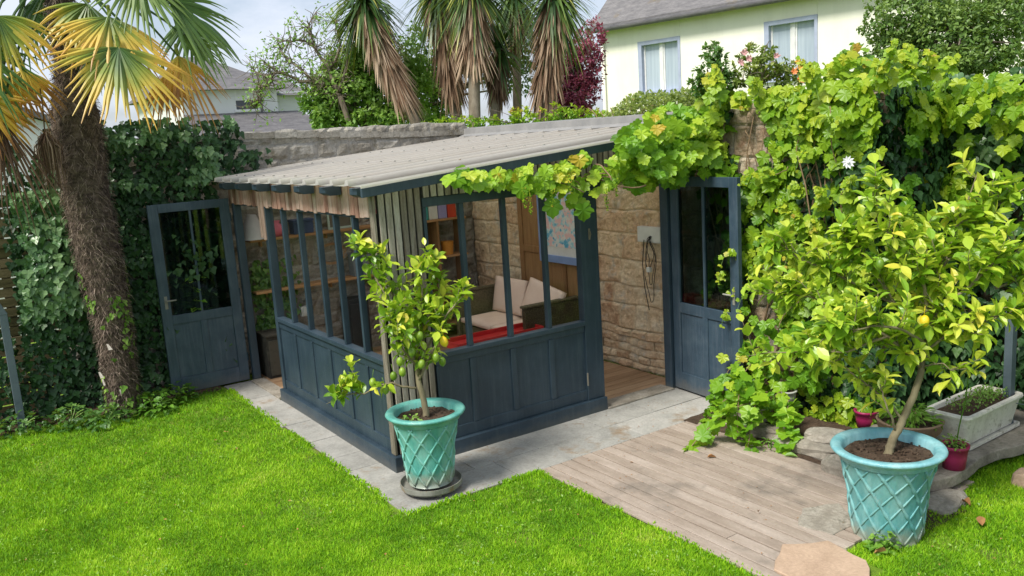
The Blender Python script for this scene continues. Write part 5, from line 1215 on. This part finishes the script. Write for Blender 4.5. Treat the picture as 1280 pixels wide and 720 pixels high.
m = MB(); ux = [0] + [w for a in wins for w in a[:2]] + [Lh]
for i in range(0, len(ux) - 1, 2): hb(m, ux[i], ux[i + 1], -.25, 0, 0, he)
for (u0, u1, z0, z1) in wins: hb(m, u0, u1, -.25, 0, 0, z0); hb(m, u0, u1, -.25, 0, z1, he)
hb(m, 0, .25, -Dp, -.251, 0, he); hb(m, Lh - .25, Lh, -Dp, -.251, 0, he)
# gable triangle
pk = he + Dp / 2 * .95
g0 = [A0 + fd * .0 + nf * 0 + V((0, 0, he)), A0 + nf * (-Dp) + V((0, 0, he)), A0 + nf * (-Dp / 2) + V((0, 0, pk))]
m.prism(g0, V((0, 0, 0)), fd * .25)
m.build('wall', M['cream'], H1, bevel=.01)
m = MB(); ov = .12
a = nf * .22; rt0 = [A0 - fd * ov + nf * .25 + V((0, 0, he - .02)), A0 - fd * ov + nf * (-Dp / 2) + V((0, 0, pk + .2)), A0 - fd * ov + nf * (-Dp / 2) + V((0, 0, pk + .32)), A0 - fd * ov + nf * .25 + V((0, 0, he + .10))]
m.prism(rt0, V((0, 0, 0)), fd * (Lh + 2 * ov))
rt1 = [A0 - fd * ov + nf * (-Dp - .25) + V((0, 0, he - .02)), A0 - fd * ov + nf * (-Dp / 2) + V((0, 0, pk + .2)), A0 - fd * ov + nf * (-Dp / 2) + V((0, 0, pk + .32)), A0 - fd * ov + nf * (-Dp - .25) + V((0, 0, he + .10))]
m.prism(rt1, V((0, 0, 0)), fd * (Lh + 2 * ov)); m.build('roof', M['slate'], H1)
m = MB(); m.tube([A0 - fd * ov + nf * .31 + V((0, 0, he - .02)), A0 + fd * (Lh + ov) + nf * .31 + V((0, 0, he - .02))], .07, 10); m.build('gutter', M['slate'], H1, smooth=True)
m = MB(); m.tube([A0 + fd * .12 + nf * .07 + V((0, 0, he)), A0 + fd * .12 + nf * .07 + V((0, 0, 0))], .04, 8); m.build('downpipe', M['cream'], H1, smooth=True)
for (u0, u1, z0, z1) in wins:
    m = MB(); t = .07
    for q in ((u0, u0 + t * 1.6, z0, z1), (u1 - t, u1, z0, z1), (u0 + t * 1.6, u1 - t, z1 - t * 1.3, z1), (u0 + t * 1.6, u1 - t, z0, z0 + t)): hb(m, q[0], q[1], -.14, .012, q[2], q[3])
    hb(m, u0 - .06, u1 + .06, -.13, .07, z0 - .07, z0 - .002)
    f = m.build('window', M['lavender'], H1, bevel=.004)
    m = MB(); uc = (u0 + u1) / 2 + .03; hb(m, uc - .04, uc + .04, -.13, -.07, z0 + t, z1 - t * 1.3); 
    for ua, ub in ((u0 + t * 1.6, uc - .04), (uc + .04, u1 - t)):
        for q in ((ua, ua + .04, z0 + t, z1 - t * 1.3), (ub - .04, ub, z0 + t, z1 - t * 1.3)): hb(m, q[0], q[1], -.125, -.09, q[2], q[3])
    m.build('sash', M['whitepaint'], f, bevel=.003)
    m = MB(); hb(m, u0 + t * 1.6, u1 - t, -.12, -.115, z0 + t, z1 - t * 1.3); m.build('pane', M['curtain'], f)
# left far house
YH = 30.0
def hp(px, py): return ony(px, py, YH)
a = hp(262, 112); b = hp(385, 112); zE = hp(300, 110).z
H2 = thing('white_house', 'distant white house with grey hipped slate roof beyond the back wall', 'house', (hp(310, 150).x, YH, 0))
xl = hp(225, 110).x; xr = hp(345, 110).x; 
m = MB(); wx0, wx1, wz0, wz1 = hp(295, 130).x, hp(322, 130).x, hp(300, 137).z, hp(300, 114).z
m.box(xl, wx0, YH, YH + .3, 0, zE); m.box(wx1, xr, YH, YH + .3, 0, zE); m.box(wx0, wx1, YH, YH + .3, 0, wz0); m.box(wx0, wx1, YH, YH + .3, wz1, zE)
m.box(xl, xl + .3, YH + .3, YH + 7, 0, zE); m.box(xr - .3, xr, YH + .3, YH + 7, 0, zE); m.box(xr, xr + 1.2, YH + .8, YH + 1.1, 0, zE - .1); m.build('wall', M['white'], H2)
m = MB(); e = .35; cxm = hp(283, 78).x; zt_ = hp(283, 78).z + .55
c = [V((xl - e, YH - e, zE - .05)), V((xr + e, YH - e, zE - .05)), V((xr + e, YH + 7 + e, zE - .05)), V((xl - e, YH + 7 + e, zE - .05)), V((cxm - .6, YH + 3.5, zt_)), V((cxm + .2, YH + 3.5, zt_))]
m.add(c, [(0, 1, 5, 4), (1, 2, 5), (2, 3, 4, 5), (3, 0, 4), (0, 3, 2, 1)], .5)
m.add([V((xr, YH + .5, zE - .25)), V((xr + 1.6, YH + .5, zE - .25)), V((xr + 1.4, YH + 4, zE + .8)), V((xr, YH + 4, zE + .9))], [(0, 1, 2, 3)], .6)
m.build('roof', M['slate'], H2)
m = MB(); z1_ = hp(300, 141).z; m.add([V((xl - .5, YH - 2.6, z1_ - .9)), V((xr + 1.4, YH - 2.6, z1_ - .9)), V((xr + .7, YH - .02, z1_)), V((xl, YH - .02, z1_))], [(0, 1, 2, 3)], .3); m.box(xl - .3, xr + 1.2, YH - 2.4, YH - .1, 0, z1_ - .9); m.build('lower_roof', M['slate'], H2)
m = MB(); m.box(wx0, wx1, YH + .1, YH + .14, wz0, wz1); f = m.build('window', M['darkglass'], H2)
m = MB(); m.box(wx0, wx1, YH + .04, YH + .09, wz0 + (wz1 - wz0) * .5, wz1); m.build('shutter', M['whitepaint'], f)
m = MB(); m.box(wx0 - .06, wx1 + .06, YH - .05, YH + .09, wz0 - .08, wz0); m.build('sill', M['whitepaint'], f)
m = MB(); m.tube([(xr - .6, YH - .06, zE), (xr - .6, YH - .06, z1_)], .04, 6); m.build('downpipe', M['slate'], H2)
# white outbuilding left
yO = 15.0; m = MB(); q1 = ony(-40, 235, yO); q2 = ony(88, 230, yO); zt1 = ony(-40, 150, yO).z; zt2 = ony(88, 150, yO).z
ob = thing('white_outbuilding', 'pale rendered gable wall of a neighbouring building behind the palm', 'building', (q2.x - 2, yO, 0))
m.prism([V((q1.x - 4, yO, 0)), V((q2.x, yO, 0)), V((q2.x, yO, zt2 - .1)), V((q1.x - 2, yO, zt1 + 1.2)), V((q1.x - 4, yO, zt1 + .6))], V((0, 0, 0)), V((0, 4, 0))); m.build('wall', M['white'], ob)
m = MB(); m.prism([V((q2.x + .1, yO - .1, zt2 - .12)), V((q2.x + .1, yO - .1, zt2 - .02)), V((q1.x - 2, yO - .1, zt1 + 1.3)), V((q1.x - 2, yO - .1, zt1 + 1.2))], V((0, 0, 0)), V((0, 4.2, 0))); m.build('roof', M['slate'], ob)
# ------------------------------------------------------------------ grass
SLAB = [tuple(onz(a, b, .06))[:2] for a, b in ((1090, 590), (1152, 606), (1200, 592), (1236, 566), (1275, 556), (1330, 540), (1330, 505), (1200, 500), (1090, 530), (1050, 560))]
def inpoly(x, y, P):
    c = False
    for i in range(len(P)):
        a, b = P[i], P[i - 1]
        if (a[1] > y) != (b[1] > y) and x < (b[0] - a[0]) * (y - a[1]) / (b[1] - a[1]) + a[0]: c = not c
    return c
def lawn_ok(x, y):
    if y > 9.75: return False
    if x > 2.45 and y > 5.19: return False
    e = .03 * noise.noise(V((x * 6, y * 6, 0)))
    if x > 2.42 + e and y > 5.17 + e: return False
    if 3.60 + e < x < 5.5 and y > 2.90 + e: return False
    if x >= 5.4 and y > 3.3: return False
    if (x - PB[0]) ** 2 + (y - PB[1]) ** 2 < .19 ** 2: return False
    if 3.70 < x < 4.20 and 2.62 < y < 3.2: return False
    if x > 4.9 and inpoly(x, y, SLAB): return False
    if 5.0 < x < 5.5 and y > 2.9: return False
    if 4.4 < x < 5.05 and y > 2.78 and R() < .75: return False
    if 5.08 < x < 5.48 and 2.76 < y < 2.95: return False
    return True
gm = MB(); gv_ = []; gf = []; gr = []; cnt = 0; tries = 0
while cnt < 400000 and tries < 3000000:
    tries += 1
    # sample distance so that nearer ground gets more blades
    px = U(-120, 1400); py = U(430, 800)
    r_ = ray(px, py); tt = -EYE.z / r_.z; x = r_.x * tt; y = r_.y * tt
    x += U(-.06, .06); y += U(-.06, .06)
    if not lawn_ok(x, y): continue
    nz = fbm((x, y, 0), 1.3); n2 = noise.noise(V((x * 5, y * 5, 2)))
    bare = smooth(.22, .45, fbm((x + 4, y, 0), 2.1)) * .7
    if y > 9.0: bare = max(bare, .35 * smooth(9.0, 9.6, y))
    if R() < bare: continue
    dist = tt * r_.length
    h = U(.008, .024) * (1 + .4 * n2) * (1.0 + .05 * dist); w = .0011 * dist * U(.6, 1.2) * .48
    a = U(0, 2 * pi); lx = U(-.8, .8) * h; ly = U(-.8, .8) * h
    b = len(gv_); ca, sa = cos(a) * w, sin(a) * w
    gv_ += [(x - ca, y - sa, 0), (x + ca, y + sa, 0), (x + lx, y + ly, h)]; gf.append((b, b + 1, b + 2))
    c_ = .44 + nz * .6 + n2 * .22 + .2 * noise.noise(V((x * 13, y * 13, 5))) + U(-.28, .32) - .24 * smooth(7.6, 9.4, y); c_ = min(1, max(0, c_)); gr += [max(0, c_ - .25), max(0, c_ - .25), c_]  # blades darkened toward the back: shade of wall and palm painted in
    cnt += 1
gm.v = gv_; gm.f = gf; gm.r = gr
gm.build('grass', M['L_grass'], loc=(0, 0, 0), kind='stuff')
# clover and broad weeds scattered
L = Leaves(T_small)
for i in range(9000):
    px = U(-50, 1330); py = U(470, 760); p = onz(px, py)
    if not lawn_ok(p.x, p.y) or fbm((p.x, p.y, 7), 1.8) < .02: continue
    p.z = U(.012, .03); L.add(p, rv() + V((0, 0, .2)), V((0, 0, 1)) + rv() * .4, U(.012, .026), U(.5, 1))
L.build('clover', M['L_fresh'], loc=(0, 0, 0), kind='stuff')
# edge tufts spilling over path and deck edges
L = Leaves(T_NAR)
for i in range(3800):
    k = R()
    if k < .4: p = V((2.45 + U(-.03, .03), U(5.2, 9.4), 0))
    elif k < .6: p = V((U(2.45, 3.6), 5.17 + U(-.03, .03), 0))
    elif k < .85: p = V((3.58 + U(-.03, .04), U(2.9, 5.17), 0))
    else: p = V((U(4.2, 5.6), 2.80 + U(-.08, .08), 0))
    if noise.noise(p * 4) < -.25: continue
    L.add(p, V((U(-.6, .6), U(-.6, .6), 1)), rv(), U(.015, .042), U(.2, .7))
L.build('edge_grass', M['L_grass'], loc=(0, 0, 0), kind='stuff')
# debris
def fallen(px, py, s, lb_, z=.03, mat='deadleaf'):
    p = onz(px, py, z); L = Leaves(T_oval(.25, .25)); L.add(p, V((U(-1, 1), U(-1, 1), .1)), V((0, 0, 1)) + rv() * .3, s, .6)
    tag(L.build('fallen_leaf', M[mat]), lb_, 'leaf')
fallen(1228, 657, .12, 'curled brown leaf lying on the lawn at the right', .04)
fallen(1213, 632, .08, 'small brown leaf beside the propping stone', .03)
fallen(980, 570, .10, 'green fallen leaf lying on the deck boards', .03, 'L_fresh')
fallen(884, 572, .07, 'brown leaf lying under the trailing vine on the deck', .03)
fallen(1110, 690, .08, 'brown leaf at the foot of the large blue pot', .03)
fallen(787, 578, .03, 'tiny dark leaf scrap on the deck near the path', .03)
fallen(948, 640, .035, 'tiny dark leaf scrap in the middle of the deck', .03)
L = Leaves(T_small)
for i in range(620):
    k = R()
    if k > .78:
        p = onz(U(0, 1280), U(500, 720), .035)
        if lawn_ok(p.x, p.y): L.add(p, V((U(-1, 1), U(-1, 1), .05)), V((0, 0, 1)) + rv() * .3, U(.012, .03), U(.1, .9))
        continue
    if k < .48: p = V((U(2.9, 5.8), U(5.2, 5.9), .016))
    else: p = V((U(3.65, 5.4), U(3.0, 5.1), .027))
    if noise.noise(p * 2.5) < .0: continue
    L.add(p, V((U(-1, 1), U(-1, 1), .05)), V((0, 0, 1)) + rv() * .2, U(.006, .018), U(.1, .8))
L.build('leaf_litter', M['deadleaf'], loc=(0, 0, 0), kind='stuff')
tuft('weed_clump', 'small bright weed growing at the front foot of the blue pot', 'plant', onz(1105, 688), 60, .08, .14, M['L_fresh'], T_IVY, (.03, .055), .7, 3)
tuft('weed_clump', 'tiny weeds sprouting at the rim of the shed corner pot', 'plant', V((PA[0] - .15, PA[1] - .05, .58)), 60, .07, .07, M['L_fresh'], T_small, (.02, .035), .7, 3)
tuft('weed_clump', 'weed sprouting through the deck below the trailing vine', 'plant', onz(965, 563), 60, .09, .12, M['L_fresh'], T_NAR, (.03, .06), .5, 3)
# ------------------------------------------------------------------ light
w = bpy.data.worlds.new('World'); scene.world = w; w.use_nodes = True; nt = w.node_tree; nt.nodes.clear(); T = NT(nt)
SE, SR = radians(52), radians(-100)    # sun elevation, azimuth from +Y clockwise (negative: from -X)
sky = T.n('ShaderNodeTexSky', sky_type='NISHITA'); sky.sun_disc = False; sky.sun_elevation = SE; sky.sun_rotation = SR; sky.dust_density = 2.0; sky.air_density = 1.0
tc = T.n('ShaderNodeTexCoord'); mp = T.n('ShaderNodeMapping'); mp.inputs['Scale'].default_value = (1, 1, 2.5); T.l(tc.outputs['Generated'], mp.inputs[0])
n = T.n('ShaderNodeTexNoise'); n.inputs['Scale'].default_value = 3.0; n.inputs['Detail'].default_value = 7; n.inputs['Roughness'].default_value = .6; T.l(mp.outputs[0], n.inputs[0])
cf = ramp(T, n.outputs[0], [(.36, (.25, .25, .25)), (.56, (.95, .95, .95))])
cl = mixc(T, cf, sky.outputs[0], (5.8, 6.25, 7.2))
bg = T.n('ShaderNodeBackground'); T.l(cl, bg.inputs[0]); bg.inputs[1].default_value = .15
o = T.n('ShaderNodeOutputWorld'); T.l(bg.outputs[0], o.inputs[0])
sl = bpy.data.lights.new('sun', 'SUN'); sl.energy = 5.0; sl.angle = radians(16); sl.color = (1, .95, .86)
so = bpy.data.objects.new('sun', sl); col.objects.link(so)
sd_ = V((sin(SR) * cos(SE), cos(SR) * cos(SE), sin(SE)))
so.rotation_euler = sd_.to_track_quat('Z', 'Y').to_euler()
GR = {'yucca_tree': 'yuccas behind the back wall', 'weed_clump': 'weeds along the planting edges', 'edging_stone': 'edging stones along the bed', 'fallen_leaf': 'fallen leaves on the ground', 'book': 'box files on the bookcase', 'glazed_pot': 'turquoise glazed pots', 'lemon_tree': 'potted lemon trees', 'plastic_pot': 'small plastic pots', 'wall_shelf': 'shelves on the back wall', 'stone_wall': 'old stone garden walls', 'succulent': 'succulents on the ledge', 'seedling': 'spindly seedlings', 'flagstone': 'flat stones at the deck corner', 'garden_post': 'blue grey posts', 'vase': 'vases on the upper shelf', 'ivy': 'dark ivy on the walls'}
for o in list(bpy.data.objects):
    k = o.name.split('.')[0]
    if o.parent is None and k in GR and not o.get('group') and not o.get('kind'): o['group'] = GR[k]
scene.view_settings.view_transform = 'Standard'; scene.view_settings.look = 'None'; scene.view_settings.exposure = 0
scene.render.resolution_x = 1024; scene.render.resolution_y = 576
